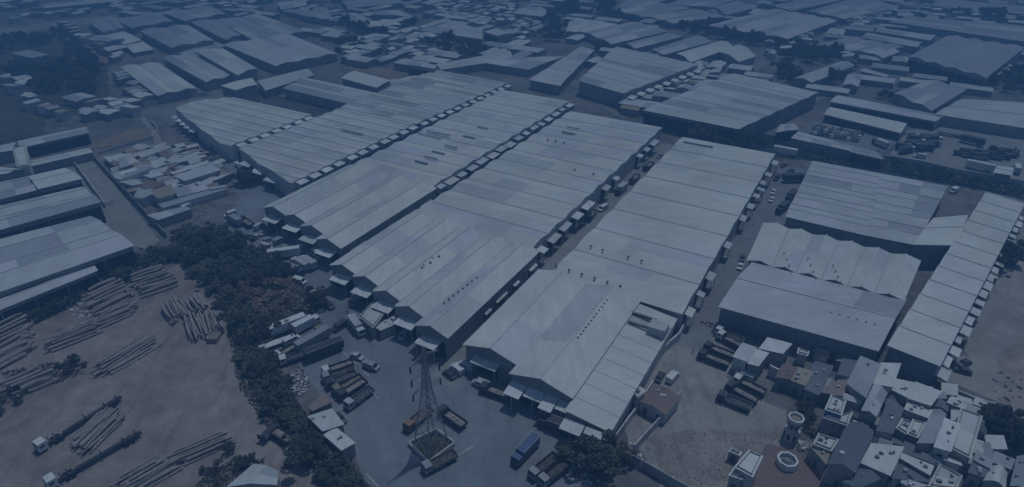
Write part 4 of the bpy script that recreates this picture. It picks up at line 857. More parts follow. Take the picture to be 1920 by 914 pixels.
VEH = [
 (9,540,32,452,76,'box','white','grey','white-cabbed truck beside the corner of the four stepped gables'),
 (9,835,372,720,462,'box','grey','silver','pale box truck backed up to the five stepped gables'),
 (9,722,592,790,678,'box','white','silver','white box truck driving alone on the asphalt near the flat-roofed office'),
 (9,475,650,515,675,'van','olive','olive','yellowish van at the end of the white kerb line'),
 (9,330,605,160,672,'trailer','white','white','long white trailer at the edge of the wood'),
 (9,345,640,420,600,'box','white','white','white box truck right of the long white trailer'),
 (9,232,742,308,704,'van','white','white','white van in the parking strip below the long white trailer'),
 (9,90,772,174,742,'long','white','p_white','low white flat trailer at the dark edge of the hedge'),
 (9,390,730,345,755,'car','dark','dark','dark car right of the white van in the parking strip'),
 (9,590,790,440,850,'trailer','dark','dark','dark trailer at the kerb end of the parking strip'),
 (9,480,720,385,775,'trailer','dark','grey','dull grey trailer behind the dark trailer in the parking strip'),
 (9,400,825,185,895,'flat','white','grey','grey flatbed truck with pale cab below the dark trailers'),
 (9,300,780,180,850,'flat','white','dark','dark flatbed truck with pale cab, left in the parking strip'),
 (9,130,108,300,85,'trailer','white','white','white trailer topmost of the group beside the wood'),
 (9,385,200,285,140,'box','white','silver','pale box truck, middle of the group beside the wood'),
 (9,432,185,350,135,'box','white','silver','pale box truck, rightmost of the group beside the wood'),
 (9,225,195,340,238,'box','blue','grey','grey box truck, lowest of the group beside the wood'),
 (9,300,275,360,292,'van','white','white','white van below the trucks beside the wood'),
 (9,400,335,425,355,'car','white','white','white car first along the edge of the wood'),
 (9,440,380,465,400,'car','dark','dark','dark car second along the edge of the wood'),
 (9,490,415,515,440,'car','grey','grey','grey car third along the edge of the wood'),
 (9,530,450,565,475,'car','dark','dark','dark car last along the edge of the wood'),
 (9,1585,630,1450,720,'flat','dark','dark','dark loaded truck entering the alley at the two big warehouses'),
 (9,1690,520,1610,572,'flat','white','dark','dark flatbed with white cab in the mouth of the alley'),
 (9,1750,430,1690,480,'box','white','white','white truck following in the alley'),
 (9,1850,370,1780,410,'flat','dark','dark','dark truck parked in the alley past the white one'),
 (9,1895,290,1860,325,'van','white','white','white van in the alley past the dark truck'),
 (9,1080,548,1050,575,'car','white','white','white car at the shaded wall of the five stepped gables'),
 (9,905,575,935,558,'car','white','white','white car beside the tarpaulin lean-to'),
 (9,600,290,575,262,'car','dark','dark','small dark car at the first of the five stepped gables'),
 (9,1370,690,1420,715,'box','silver','silver','small pale truck at the corner of the last stepped gable'),
 (13,705,18,520,82,'flat','white','dark','first of the dark dump trucks parked in a row, farthest from the pylon'),
 (13,715,62,515,130,'flat','grey','dark','second of the dark dump trucks parked in a row'),
 (13,735,98,545,178,'flat','dark','grey','third truck in the parked row, with a dull grey bed'),
 (13,775,130,600,225,'flat','olive','dark','fourth of the dark dump trucks parked in a row, greenish cab'),
 (13,795,160,640,260,'flat','dark','dark','fifth of the dark dump trucks parked in a row'),
 (13,852,215,690,335,'flat','silver','grey','last truck of the parked row, grey, nearest the pylon'),
 (13,605,390,650,440,'car','dark','dark','dark car beside the grey tarpaulin roof'),
 (13,1262,385,1155,478,'flat','orange','orange','orange tipper truck left of the lattice pylon'),
 (13,1545,480,1380,365,'flat','dark','dark','black flatbed truck right of the lattice pylon'),
 (13,1485,690,1250,815,'flat','grey','tan','tan-bedded truck touching the pylon wall'),
 (13,1710,175,1640,145,'van','silver','silver','pale pickup-sized van in front of the two-gabled warehouse'),
 (13,1825,245,1740,215,'flat','dark','dark','dark truck in front of the awning of the two-gabled warehouse'),
 (13,1475,110,1410,65,'car','dark','dark','dark car left of three by the shaded gable of the two-gabled warehouse'),
 (13,1530,75,1465,25,'van','white','white','white-roofed van middle of three by the shaded gable'),
 (13,1585,45,1530,10,'van','white','white','white-roofed van right of three by the shaded gable'),
 (13,215,405,105,525,'long','dark','p_dark','dark flat trailer in the yard left of the hedge'),
 (13,180,545,280,605,'flat','dark','dark','dark truck in the yard left of the hedge'),
 (14,180,592,15,765,'box','blue','blue','blue box truck at the bottom centre'),
 (14,325,712,145,862,'flat','grey','dark','dark truck right of the blue box truck'),
 (14,395,772,225,905,'flat','grey','dark','dark truck at the bottom edge, second right of the blue box truck'),
 (14,430,525,225,452,'box','dark','dark','long dark truck in the shade of the tree, near one'),
 (14,395,438,265,385,'box','grey','grey','grey truck under the awning corner, behind the long dark truck'),
 (14,1145,165,1245,55,'van','white','white','white car with dark ends in the sandy lot by the brown gable'),
 (14,1080,140,1120,70,'car','dark','dark','dark car beside the brown gable roof'),
 (14,1870,240,1650,130,'flat','white','dark','dark lorry with white cab, farthest of three in the sandy lot'),
 (14,1795,290,1610,190,'flat','dark','dark','dark lorry, middle of three in the sandy lot'),
 (14,1752,342,1545,262,'flat','dark','grey','grey-bedded lorry, nearest of three in the sandy lot'),
 (14,1760,115,1690,85,'van','white','white','white-topped van above the three lorries'),
 (10,1690,775,1560,705,'flat','white','dark','dark lorry with white cab near the bright white roofs'),
 (10,1660,720,1570,680,'flat','white','grey','grey lorry behind the dark lorry near the bright white roofs'),
 (10,1600,842,1470,790,'flat','dark','dark','dark lorry left of the grey-violet roof, upper'),
 (10,1560,900,1430,850,'flat','dark','dark','dark lorry left of the grey-violet roof, lower'),
 (10,1705,150,1690,190,'car','white','white','white car by the service road, near the six narrow gables'),
 (10,1720,90,1705,130,'car','dark','dark','dark car by the service road, near the six narrow gables'),
 (12,815,325,420,575,'log','white','dark','white-cabbed log truck beside the dark log heap'),
 (12,950,590,510,845,'log','white','dark','white-cabbed log truck with an empty pole trailer, lowest left'),
 (4,1740,690,1700,705,'van','white','white','white van at the road bend near the tin settlement'),
 (4,1880,790,1800,740,'flat','dark','dark','dark truck with pale load at the road bend'),
 (4,1780,770,1730,740,'box','dark','grey','dark small truck left of the pale-loaded one at the road bend'),
 (4,1400,640,1360,660,'van','white','white','white van between the low sheds below the tin settlement'),
 (4,1650,535,1590,545,'box','silver','silver','pale truck at the right end of the very long low roof'),
 (4,400,165,330,190,'van','white','white','white van in front of the dark shed by the small garden'),
 (4,370,755,325,770,'van','white','white','white van in the dark gap between the grey left sheds'),
 (4,1660,190,1630,200,'box','dark','grey','grey truck on the road by the far left corner warehouse'),
 (4,1760,320,1800,345,'van','white','white','white van on the road beside the far left warehouses'),
 (7,270,440,120,445,'trailer','dark','dark','long dark trailer across the service road'),
 (7,130,320,100,340,'car','dark','dark','dark car first at the top of the service road'),
 (7,180,365,150,380,'car','dark','dark','dark car second at the top of the service road'),
 (7,80,410,50,440,'van','dark','dark','dark van by the top canopies of the service road'),
 (7,45,515,30,540,'car','white','white','white car by the service road, upper one of two'),
 (7,35,570,15,600,'car','white','white','white car by the service road, lower one of two'),
 (7,175,560,150,590,'box','dark','dark','dark truck by the big grey warehouse, upper'),
 (7,115,650,85,675,'box','dark','dark','dark truck by the big grey warehouse, lower'),
 (7,160,250,80,235,'trailer','white','white','white trailer at the head of the service road'),
 (7,1400,510,1360,530,'van','white','white','white van behind the right half of the big grey warehouse'),
 (7,1590,180,1440,145,'trailer','dark','dark','long dark trailer alone in the truck lot'),
 (7,1420,115,1280,90,'long','dark','p_dark','dark flat trailer at the back of the truck lot'),
 (7,1640,370,1500,340,'trailer','white','white','white trailer beside the small white office'),
 (7,1850,400,1835,335,'box','white','white','white truck right of the small white office'),
 (7,860,190,800,165,'box','dark','white','white box truck beside the canal-side roofs'),
 (7,1150,265,1110,260,'van','white','white','white van on the edge of the truck lot'),
 (6,1045,235,1020,255,'car','grey','grey','grey car highest in the middle alley'),
 (6,970,310,920,350,'flat','dark','dark','dark truck near the top of the middle alley'),
 (6,860,400,820,445,'flat','dark','dark','dark truck halfway up the middle alley'),
 (6,765,485,715,525,'box','dark','silver','pale-boxed truck halfway up the middle alley'),
 (6,625,620,575,650,'van','white','white','white van low in the middle alley'),
 (6,530,665,490,720,'flat','dark','dark','dark truck low in the middle alley'),
 (6,455,745,420,770,'car','dark','dark','dark car lowest in the middle alley'),
 (11,1490,880,1420,905,'car','dark','dark','dark car beside the end of the long narrow warehouse, far one'),
 (15,1490,70,1400,45,'car','dark','dark','dark car beside the end of the long narrow warehouse, near one'),
 (11,1690,210,1650,300,'flat','white','dark','dark truck along the right side of the long narrow warehouse'),
 (11,1830,40,1800,80,'van','white','white','white van at the right edge near the roadside tree'),
]
VOBJ = []
for v_ in VEH:
    o_ = put(*v_); VOBJ.append(o_)
    if 'middle alley' in v_[-1]: o_.location += V * 4.5
    elif 'in the alley' in v_[-1] or 'mouth of the alley' in v_[-1]: o_.location += V * 2
for i in range(14):
    p = scatter(7, (960,220,1130,90,1300,140,1230,190,1100,250), 1, 1)[0]
    o = vehicle(R.choice(['flat', 'box']), R.choice(['dark', 'white', 'grey']), 'dark'); o.location = p + Z * .06; o.rotation_euler.z = R.choice([.35, -.5, 2.6, -2.7]) + R.uniform(-.2, .2)
    tag(o, 'dark truck in the jumble at the left of the truck lot', 'truck', 'trucks jumbled in the lot')
for i in range(12):
    p = scatter(7, (1440,240,1600,190,1830,200,1800,270,1700,310,1460,270), 1, 1)[0]
    o = vehicle(R.choice(['flat', 'trailer', 'long']), 'dark', R.choice(['p_dark', 'p_grey', 'p_dark'])[2:] if False else 'dark'); o.location = p + Z * .06; o.rotation_euler.z = R.choice([-.4, 2.7, -.5])
    tag(o, 'dark lorry in the jumble at the right of the truck lot', 'truck', 'lorries jumbled in the lot')
for pl_, n_, what_ in [((500,405,560,420,640,478,600,480,540,445,495,420), 8, 'before the four stepped gables'), ((640,535,720,580,800,640,770,640,700,600,650,560), 6, 'before the five stepped gables'), ((455,410,500,430,560,490,545,500,490,465,440,430), 9, 'on the road bend above the wood'), ((600,570,625,560,660,640,700,690,680,700,640,650), 4, 'on the asphalt by the white kerb line'), ((540,620,590,605,620,640,560,680,530,670), 6, 'in the crowded parking strip beside the hedge'), ((880,690,940,715,1010,760,1000,775,930,740,870,705), 6, 'in front of the awning of the two-gabled warehouse'), ((1330,690,1370,660,1400,680,1370,730), 4, 'among the lorries on the sandy lot')]:
    for p in scatter(0, pl_, n_, 4.2, px=True, clear=2):
        if any((p - o_.location).length < 5 for o_ in VOBJ): continue
        o = vehicle(R.choice(['car', 'car', 'van']), R.choice(['dark', 'grey', 'silver', 'white']), 'dark'); o.location = p + Z * .06; o.rotation_euler.z = R.choice([yaw(U), yaw(V), yaw(-U)]) + R.uniform(-.2, .2)
        tag(o, 'small vehicle parked ' + what_, 'car', 'vehicles ' + what_)
for i in range(36):
    r_, c_ = i // 12, i % 12
    p = lerp(K(7, 360 - r_ * 20, 25 + r_ * 28), K(7, 700 - r_ * 20, 90 + r_ * 25), c_ / 11)
    o = vehicle('car', R.choice(['blue', 'dark', 'silver', 'grey', 'white']), 'dark'); o.location = p + Z * .06; o.rotation_euler.z = yaw(U) + R.uniform(-.08, .08)
    tag(o, 'car parked in rows on the car park below the long narrow sheds', 'car', 'cars in the car park')

# ------------------------------------------------------------------ logs
LOGM = []
for i in range(5):
    L_, r0, r1 = 13, R.uniform(.34, .5), R.uniform(.24, .34); n = 9; v, f = [], []; seg = 5; bend = R.uniform(-.25, .25)
    for s in range(seg + 1):
        t = s / seg; rr = lerp(Vector((r0, 0, 0)), Vector((r1, 0, 0)), t).x * R.uniform(.94, 1.06)
        v += [Vector((L_ * (t - .5), rr * math.cos(math.tau * j / n) + bend * math.sin(math.pi * t), rr * math.sin(math.tau * j / n))) for j in range(n)]
    for s in range(seg): f += [(s * n + j, s * n + (j + 1) % n, (s + 1) * n + (j + 1) % n, (s + 1) * n + j) for j in range(n)]
    f += [tuple(range(n - 1, -1, -1)), tuple(range(seg * n, seg * n + n))]
    LOGM.append(mesh('log', v, f, [M['log'], M['logend']], [0] * (seg * n) + [1, 1]))
def pile(k, e0, e1, tip, n, label, group, layers=3):
    n = round(n * 1.75)
    a, b, c = K(k, *e0), K(k, *e1), K(k, *tip); d = c - a; L0 = d.length; d.normalize()
    wd = (b - a).length; per = max(1, math.ceil(n / layers * 1.25))
    cnt = 0
    for ly in range(layers):
        m_ = min(n - cnt, max(2, round(per * (1 - .28 * ly))))
        for i in range(m_):
            if cnt >= n: break
            t = (i + .5 + (.5 if ly % 2 else 0)) / (m_ + (1 if ly else 0))
            o = link('log', R.choice(LOGM)); L_ = L0 * R.uniform(.7, 1.1)
            p = lerp(a, b, t) + d * (L0 / 2 + R.uniform(-.1, .1) * L0)
            s = min(1.45, max(.95, wd / per / .8))
            o.scale = (L_ / 13, s * R.uniform(.65, 1.2), s * R.uniform(.7, 1.15)); o.location = p + Z * (.42 * s + ly * .72 * s)
            o.rotation_euler = (R.uniform(0, 6.28), 0, yaw(d) + R.uniform(-.06, .06) + (math.pi if R.random() < .4 else 0))
            tag(o, label, 'log', group); cnt += 1
PILES = [
 (8,(1220,185),(1335,310),(965,268),18,'long pale log in the topmost heap of the log yard'),
 (8,(885,280),(1000,400),(620,400),16,'long log in the upper part of the big middle heap'),
 (8,(1010,430),(1000,520),(740,545),12,'long log in the lower part of the big middle heap'),
 (8,(690,590),(735,665),(320,735),12,'long log in the small heap under the big middle heap'),
 (8,(195,540),(275,790),(-160,720),24,'long log in the heap at the left edge of the yard'),
 (8,(1190,470),(1350,400),(1275,605),10,'short pale log in the upper cross-laid heap by the wood'),
 (8,(1385,470),(1500,375),(1440,560),9,'short log in the middle cross-laid heap by the wood'),
 (8,(1355,555),(1620,490),(1415,735),18,'short pale log in the lower cross-laid heap by the wood'),
 (8,(1100,692),(1205,745),(700,930),14,'long log in the heap lying alone on the red dirt'),
 (12,(290,68),(480,112),(-20,195),9,'long log in the half-overgrown heap at the left'),
 (12,(800,335),(948,400),(515,605),22,'dark log in the heap beside the upper log truck'),
 (12,(1660,528),(1790,580),(1200,720),10,'long log in the right half of the bottom heap'),
 (12,(1190,700),(1390,765),(830,905),16,'long log in the left half of the bottom heap'),
]
for i, (k_, a_, b_, c_, n_, lab_) in enumerate(PILES): pile(k_, a_, b_, c_, n_, lab_, lab_.split(' in the ')[1] + ' logs')
tag(link('timber_crate', mesh('timber_crate', *merge(*[bx((x, 0, .5 + .5 * j), (.5, 3.4, .4)) for x in (-1.2, -.4, .4, 1.2) for j in range(3)]), M['log']), None, K(8, 1600, 705)), 'squat brown stack of sawn timber at the edge of the wood', 'timber')

# ------------------------------------------------------------------ trees
def make_tree(name, leafmat, wd, ht, nl, seed, leaf=.5):
    r = random.Random(seed); root = link(name, None); root.empty_display_size = .5
    v, f = [], []
    lobes = [(Vector((r.gauss(0, .5) * wd, r.gauss(0, .5) * wd, ht * r.uniform(.4, .9))), wd * r.uniform(.22, .48)) for _ in range(15)]
    for _ in range(nl):
        c, rad = r.choice(lobes)
        d = Vector((r.gauss(0, 1), r.gauss(0, 1), r.gauss(0, .8))).normalized() * rad * r.uniform(.45, 1.05) ** .6
        p = c + d; s = leaf * r.uniform(.5, 1.2)
        a = Vector((r.gauss(0, 1), r.gauss(0, 1), r.gauss(0, .6))).normalized(); b = a.cross(Vector((r.gauss(0, 1), r.gauss(0, 1), r.gauss(0, 1)))).normalized()
        i = len(v); v += [p - a * s, p + b * s * .55, p + a * s, p - b * s * .55]; f.append((i, i + 1, i + 2, i + 3))
    link('crown', mesh('crown', v, f, leafmat), root)
    tr = [bar((0, 0, 0), (0, 0, ht * .5), wd * .07, 7, wd * .045)]
    for c, rad in lobes[:6]: tr.append(bar((0, 0, ht * r.uniform(.28, .48)), c, wd * .035, 5, wd * .012))
    link('trunk', mesh('trunk', *merge(*tr), M['bark']), root)
    return root
TP = [make_tree('broadleaf_tree', M['leafa'], 2.9, 6.5, 2600, 1, .36), make_tree('broadleaf_tree', M['leafb'], 2.6, 5.8, 2300, 2, .34), make_tree('broadleaf_tree', M['leafa'], 3.4, 8.0, 2900, 3, .38),
      make_tree('bare_tree', M['leafc'], 2.6, 5.2, 700, 4, .3), make_tree('broadleaf_tree', M['leafb'], 2.2, 4.4, 2000, 5, .3)]
used = [0] * 5; TREES = []
def tree(p, kind, s, label, group):
    TREES.append(p); p = p - Z * .05
    o = TP[kind] if not used[kind] else copy_tree(TP[kind]); used[kind] += 1
    o.location = p; o.scale = (s * R.uniform(.9, 1.1), s * R.uniform(.9, 1.1), s * R.uniform(.65, 1.05) * (.72 if 'wood' in group or 'belt' in group or 'log piles' in group else 1)); o.rotation_euler.z = R.uniform(0, 6.28)
    bush = 'bush' in label or 'shrub' in label
    if bush: o.name = 'bush'
    tag(o, label, 'bush' if bush else 'tree', group)
def grove(k, poly, n, dmin, s, label, group, kinds=(0, 1, 2, 4), px=False, hole=None):
    if k < 4 and not px: s = (s[0] * .75, s[1] * .85)
    for p in scatter(k, poly, n, dmin, px=px, clear=1.6):
        if hole and (p - hole[0]).length < hole[1]: continue
        tree(p, R.choice(kinds), R.uniform(*s), label, group)
grove(0, (322,455,345,438,430,432,480,470,520,500,570,540,600,575,585,600,520,640,480,665,440,640,415,580,385,530,330,490), 58, 3.7, (.8, 1.25), 'dense dark green tree in the wood between the log yard and the parked trucks', 'trees of the wood', (0, 0, 1, 2), px=True, hole=(G(508, 570), 14))
grove(0, (455,545,500,520,545,535,562,580,525,612,475,600), 20, 3.0, (.7, 1.0), 'bare brownish tree in the thin patch of the wood', 'bare trees of the wood', (3,), px=True)
grove(0, (440,640,500,660,535,720,560,780,615,850,670,930,645,950,590,880,520,790,470,720), 34, 3.5, (.7, 1.1), 'dark tree in the hedge belt running to the bottom edge', 'trees of the hedge belt', px=True)
grove(0, (20,610,120,560,250,490,330,462,310,492,170,552,60,606), 22, 3.2, (.55, .95), 'dark tree in the strip between the grey sheds and the log piles', 'trees above the log piles', px=True)
grove(0, (95,690,140,670,165,690,130,712,100,708), 7, 1.6, (.28, .45), 'small dark bush between the log heaps at the left', 'bushes between the log heaps', px=True)
grove(0, (-10,735,30,735,40,770,-10,790), 5, 1.6, (.3, .45), 'small dark bush at the left edge of the log yard', 'bushes at the left edge', px=True)
grove(0, (370,870,440,840,480,850,450,900,400,914), 9, 1.8, (.32, .5), 'dark bush beside the bluish hut at the bottom', 'bushes by the hut', px=True)
for a_, b_, k_, z_ in ((103.5, -30.3, 0, .95), (98.3, -36.5, 2, 1.15), (98.8, -31.6, 0, 1.15), (96.5, -41, 1, .8)): tree(AB(a_, b_), k_, z_, 'big dark tree beside the corner of the two-gabled warehouse', 'trees by the two-gabled warehouse')
grove(2, (290,40,480,30,490,120,380,140,360,330,200,340,200,200,300,130), 26, 5, (1.2, 1.9), 'dark tree in the clump at the top centre', 'trees of the top clump', (0, 2))
grove(2, (600,10,760,0,740,90,960,140,1000,190,720,150,620,100), 18, 5, (1.1, 1.7), 'dark tree behind the bright zigzag shed', 'trees behind the zigzag shed', (0, 2))
grove(2, (1160,160,1280,190,1430,195,1800,260,1830,370,1720,330,1500,290,1300,240), 24, 5, (1.0, 1.7), 'dark tree around the two bright gabled sheds', 'trees by the bright sheds', (0, 2))
grove(2, (620,360,700,350,740,330,820,320,720,360,640,400), 8, 4, (1, 1.4), 'dark tree behind the big square warehouse', 'trees behind the square warehouse', (0, 2))
grove(3, (60,300,230,270,330,350,520,400,440,470,200,480,60,420), 20, 5, (1.1, 1.7), 'dark tree above the single gabled shed', 'trees above the gabled shed', (0, 2))
grove(3, (60,560,120,500,220,540,180,590,330,625,520,530,640,500,560,600,360,660,120,610), 16, 4.5, (.9, 1.4), 'dark tree around the single gabled shed', 'trees round the gabled shed', (0, 2))
grove(3, (1620,620,1720,580,1950,560,1950,700,1700,690), 14, 5, (1.1, 1.6), 'dark tree at the right edge below the four-gabled warehouse', 'trees at the right edge', (0, 2))
grove(3, (780,700,930,705,1180,800,1170,830,980,760,800,740), 10, 3.6, (.7, 1), 'tree along the front of the grey twin-ridged shed', 'trees by the twin-ridged shed', (0, 1))
grove(3, (1330,80,1660,110,1907,120,1907,180,1680,160,1400,120), 14, 6, (1.2, 1.8), 'dark tree along the very long shed at top right', 'trees along the very long shed', (0, 2))
grove(1, (560,170,700,150,770,210,1100,220,1200,150,1240,140,1200,190,1140,240,850,260,640,230), 16, 5, (1, 1.6), 'dark tree around the bright white twin-gabled shed', 'trees by the white shed', (0, 2))
grove(1, (1280,300,1700,330,1700,420,1500,470,1460,440,1340,430), 18, 5, (1, 1.6), 'dark tree above the far end of the leftmost row', 'trees above the leftmost row', (0, 2))
grove(1, (620,310,760,330,740,380,620,410,590,390), 8, 4.5, (1, 1.4), 'dark tree right of the large triple-gabled shed', 'trees by the triple-gabled shed', (0, 2))
grove(0, (0,300,230,290,420,300,350,370,100,400,0,400), 14, 6, (1, 1.7), 'tree on the dark field at the far left, upper part', 'trees of the upper field', (0, 2))
grove(0, (60,560,200,520,480,480,720,520,760,700,620,760,480,700,240,700), 34, 6, (1.2, 2.0), 'tree on the dark field at the far left, lower part', 'trees of the lower field', (0, 1, 2))
grove(0, (400,230,520,240,760,520,720,540,640,440,520,400,440,300), 22, 5, (1.1, 1.7), 'tree in the dark belt along the brown lots, far left', 'trees of the far-left belt', (0, 2))
grove(6, (1340,150,1420,130,1700,170,1900,220,1600,215,1330,170), 8, 4.5, (.9, 1.4), 'dark tree on the canal bank behind the right rows', 'trees on the canal bank', (0, 2))
grove(7, (600,270,860,300,1300,390,1600,470,1580,500,1300,450,900,360,620,300), 12, 5, (.5, .9), 'low dark bush on the near canal bank', 'bushes on the canal bank', (0, 1, 4))
grove(11, (1690,110,1790,90,1800,170,1720,180), 4, 1.6, (.7, 1), 'dark roadside tree right of the long narrow warehouse', 'roadside trees at right', (0, 2))
grove(15, (1600,420,1760,440,1900,560,1900,660,1780,640,1600,560), 20, 2.4, (.7, 1.1), 'dark tree in the black-green grove at the right edge', 'trees of the right grove', (0, 2))
grove(15, (1200,290,1320,300,1420,390,1380,410,1300,390), 6, 1.8, (.5, .8), 'green tree in the yard beside the pale square roof', 'trees in the small yard', (1, 4))
grove(15, (220,300,350,360,330,520,260,500,200,330), 6, 1.8, (.4, .7), 'green shrub beside the octagonal tower', 'shrubs by the tower', (1, 4))
grove(4, (1780,440,1880,420,1880,520,1800,520), 4, 2.5, (.8, 1.1), 'dark tree at the road bend by the tin settlement', 'trees at the road bend', (0, 2))
grove(11, (850,560,950,540,960,600,870,760), 5, 2, (.6, .9), 'dark tree between the plain hall and the long narrow warehouse', 'trees in the gap by the long warehouse', (0, 2))

# ------------------------------------------------------------------ low sheds filling the far built-up area
for i_, (pl_, n_, what_) in enumerate([((200,20,480,0,960,0,960,60,760,60,500,40,330,60), 40, 'among the far sheds left of the smokestack'), ((960,0,1300,0,1500,20,1440,60,1180,60,1010,90), 34, 'behind the dark tree clump at the top'), ((1440,0,1920,0,1920,60,1700,60,1560,90,1450,60), 30, 'near the slanting road at the top right'), ((480,60,960,60,1010,130,860,140,640,120,520,110), 36, 'in the built-up middle distance above the leftmost row'), ((1440,80,1700,110,1920,150,1920,190,1560,180,1400,160), 26, 'between the tree-lined lots at the right'), ((0,60,240,60,330,150,300,210,120,240,0,230), 7, 'scattered over the dark field at the left'), ((1060,90,1300,110,1460,140,1400,200,1200,210,1090,150), 16, 'around the big square warehouse')]):
    for p in scatter(0, pl_, n_, 15, px=True, clear=7):
        if any((p - t_).length < 13 for t_ in TREES): continue
        d = R.choice([U, V, V]); e = Vector((d.y, -d.x, 0)); l_, w_ = R.uniform(7, 15), R.uniform(4, 7)
        q = [p - d * l_ - e * w_, p - d * l_ + e * w_, p + d * l_ + e * w_, p + d * l_ - e * w_]
        T = thing('shed', 'low plain shed ' + what_, 'shed', p, 'low sheds ' + what_)
        shed(T, q, R.uniform(3, 5), R.uniform(.5, 1.2), R.choice([1, 1, 2]), 2, R.choice(['far', 'mid', 'fars', 'light', 'mix']), 'gable', 'wall', .4, False, False, group_walls=True)

# ------------------------------------------------------------------ loose cover: scrub and rubble
def scrub(label, polys, m, n, size, zmax, px=True):
    v, f = [], []
    for poly, cnt in polys:
        for p in scatter(0, poly, cnt, 0.0, taken=None, px=px) if False else scatter_fast(poly, cnt):
            s = size * R.uniform(.5, 1.3); p = p + Z * (R.random() ** 2 * zmax + .08)
            a = Vector((R.gauss(0, 1), R.gauss(0, 1), R.gauss(0, .5))).normalized(); b = a.cross(Vector((R.gauss(0, 1), R.gauss(0, 1), R.gauss(0, 1)))).normalized()
            i = len(v); v += [p - a * s, p + b * s * .6, p + a * s, p - b * s * .6]; f.append((i, i + 1, i + 2, i + 3))
    tag(link('scrub', mesh('scrub', v, f, m)), label, 'scrub', kind='stuff')
def scatter_fast(poly, n):
    pl = [(poly[i], poly[i + 1]) for i in range(0, len(poly), 2)]; xs, ys = [p[0] for p in pl], [p[1] for p in pl]; out = []
    while len(out) < n:
        x, y = R.uniform(min(xs), max(xs)), R.uniform(min(ys), max(ys))
        if inside(x, y, pl): out.append(G(x, y))
    return out
scrub('dark undergrowth beneath the wood and the hedge belt', [((322,455,345,438,430,432,480,470,570,540,600,575,585,600,520,640,480,665,440,640,415,580,385,530,330,490), 7000), ((440,640,500,660,540,720,570,780,640,850,700,930,650,960,590,880,520,790,470,720), 6000), ((0,625,120,560,250,490,330,462,310,500,170,560,60,612), 4000)], M['leafa'], 0, .55, 2.2)
scrub('dry weeds on the dirt between the sandy lot and the boundary wall', [((1190,850,1290,810,1400,810,1470,790,1440,850,1330,914,1240,890), 500), ((1480,760,1540,800,1520,830,1470,820), 500)], M['leafc'], 0, .22, .3)
scrub('rough weeds along both banks of the canal', [((1400,262,1525,298,1775,340,1920,372,1920,352,1700,312,1500,270), 3500), ((1290,250,1400,250,1400,275,1300,262), 1200)], M['leafa'], 0, .7, 1.2)
scrub('weeds along the fence in the log yard', [((0,700,100,680,160,700,40,745), 1200), ((420,600,445,600,470,720,560,850,540,860,450,730), 1500), ((360,914,440,860,500,860,470,914), 900)], M['leafb'], 0, .35, .5)
def rubble(k, poly, n, label, mats):
    v, f, idx = [], [], []
    pl = [(poly[i], poly[i + 1]) for i in range(0, len(poly), 2)]
    full = [c for x, y in pl for c in (480 * (k % 4) + x / 3.973, (0, 230, 460, 684)[k // 4] + y / 3.973)]
    for p in scatter_fast(full, n):
        a = R.uniform(0, 3.14); s = R.uniform(.2, .8)
        b = bx(p + Z * s * .25, (s * R.uniform(.6, 1.8), s * .7, s * .5), Vector((math.cos(a), math.sin(a), 0))); o = len(v)
        v += b[0]; f += [tuple(i + o for i in q) for q in b[1]]; idx += [R.randrange(len(mats))] * len(b[1])
    tag(link('rubble', mesh('rubble', v, f, [M[m] for m in mats], idx)), label, 'rubble', kind='stuff')
rubble(13, (190,90,340,30,400,120,400,200,280,250,220,190), 220, 'heap of pale scrap and rubble left of the parked dump trucks', ['wallp', 'canopy', 'deck', 'wall'])
rubble(9, (0,10,100,0,170,80,90,110,10,60), 90, 'scattered junk above the trucks beside the wood', ['wallp', 'deck', 'tan'])
rubble(14, (330,560,460,560,560,680,720,780,620,900,430,880,330,700), 240, 'litter and rubble below the dark tree at the bottom centre', ['wallp', 'deck', 'tan', 'canopy'])
rubble(14, (760,640,900,560,960,680,1050,800,960,790,800,690), 150, 'rubble inside the roofless enclosure', ['wallp', 'wall', 'deck'])
rubble(8, (500,430,620,420,700,520,620,560,500,520), 40, 'pale litter at the edge of the trees above the log piles', ['canopy', 'wallp'])
rubble(4, (1100,600,1600,490,1700,520,1500,720,1180,760), 160, 'scrap lying between the low sheds below the tin settlement', ['deck', 'wallp', 'chassis', 'gutter'])
rubble(10, (1400,570,1520,580,1700,640,1760,720,1600,650,1440,600), 110, 'dark scrap beside the lorries near the bright white roofs', ['deck', 'chassis', 'wall'])
rubble(15, (1700,30,1907,60,1907,320,1760,260,1650,180), 30, 'dark clods on the dirt verge at the right', ['deck', 'dirt'])
rubble(15, (200,560,300,580,310,640,230,650), 60, 'cluttered terrace rubble beside the octagonal tower', ['wallp', 'wall', 'deck'])

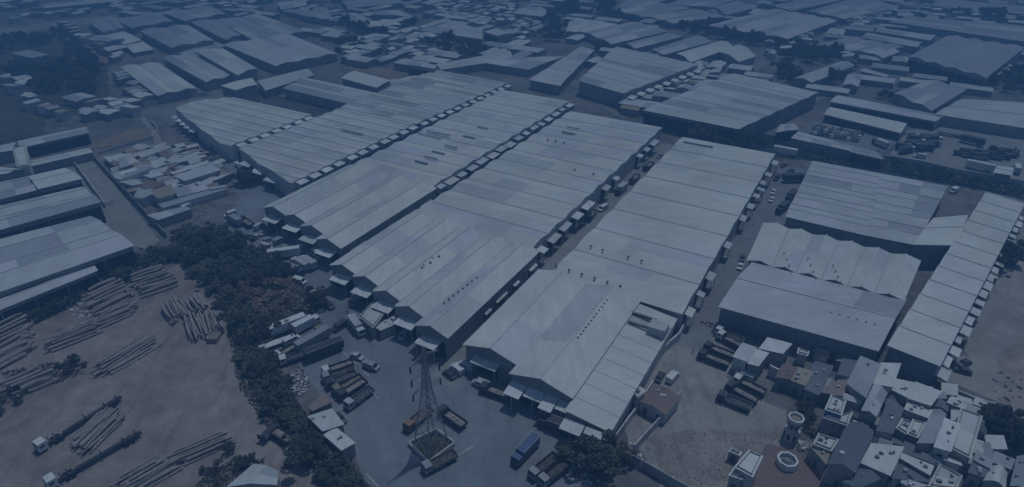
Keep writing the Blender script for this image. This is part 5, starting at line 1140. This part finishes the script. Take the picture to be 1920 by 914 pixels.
# ------------------------------------------------------------------ people
def person(p, rz, label, shirt):
    J = [(0, 0, .95), (0, 0, 1.2), (0, 0, 1.45), (0, .02, 1.58), (0, .02, 1.7), (.2, 0, 1.42), (.26, .05, 1.15), (.26, .15, .92), (-.2, 0, 1.42), (-.26, -.05, 1.15), (-.26, .05, .9), (.1, 0, .9), (.12, .06, .5), (.12, .02, .06), (.12, .16, .04), (-.1, 0, .9), (-.12, -.06, .5), (-.12, -.14, .06), (-.12, 0, .04)]
    E_ = [(0, 1), (1, 2), (2, 3), (3, 4), (2, 5), (5, 6), (6, 7), (2, 8), (8, 9), (9, 10), (0, 11), (11, 12), (12, 13), (13, 14), (0, 15), (15, 16), (16, 17), (17, 18)]
    rad = [.15, .14, .16, .06, .11, .07, .05, .035, .07, .05, .035, .09, .065, .045, .04, .09, .065, .045, .04]
    me = bpy.data.meshes.new('person'); me.from_pydata(J, E_, []); me.materials.append(shirt)
    o = link('person', me, None, p); o.rotation_euler.z = rz
    sk = o.modifiers.new('skin', 'SKIN')
    for i, r in enumerate(rad): me.skin_vertices[0].data[i].radius = (r, r)
    me.skin_vertices[0].data[0].use_root = True
    o.modifiers.new('sub', 'SUBSURF').levels = 1
    tag(o, label, 'person')
person(K(9, 683, 515, .04), .5, 'person in dark clothes walking on the asphalt near the pale box truck', M['p_dark'])
person(K(9, 930, 692, .04), 2.2, 'person in grey clothes standing below the flat-roofed office', M['p_grey'])
person(K(10, 1345, 803, .05), 4, 'person in dark clothes standing alone on the sandy lot', M['p_dark'])

# ------------------------------------------------------------------ blue volume added to lift the dark tones
hz = bpy.data.materials.new('tone_lift_air'); hz.use_nodes = True; hn = hz.node_tree; hn.nodes.clear()
pv = hn.nodes.new('ShaderNodeVolumePrincipled'); pv.inputs['Color'].default_value = (.20, .45, .84, 1); pv.inputs['Density'].default_value = .00145
ho = hn.nodes.new('ShaderNodeOutputMaterial'); hn.links.new(pv.outputs[0], ho.inputs['Volume'])
tag(link('tone_lift_haze', mesh('tone_lift_haze', *ext([Vector((-g - 50, -450, 124)), Vector((g + 50, -450, 124)), Vector((g + 50, g + 50, 124)), Vector((-g - 50, g + 50, 124))], (0, 0, -126)), hz)), kind='stuff')
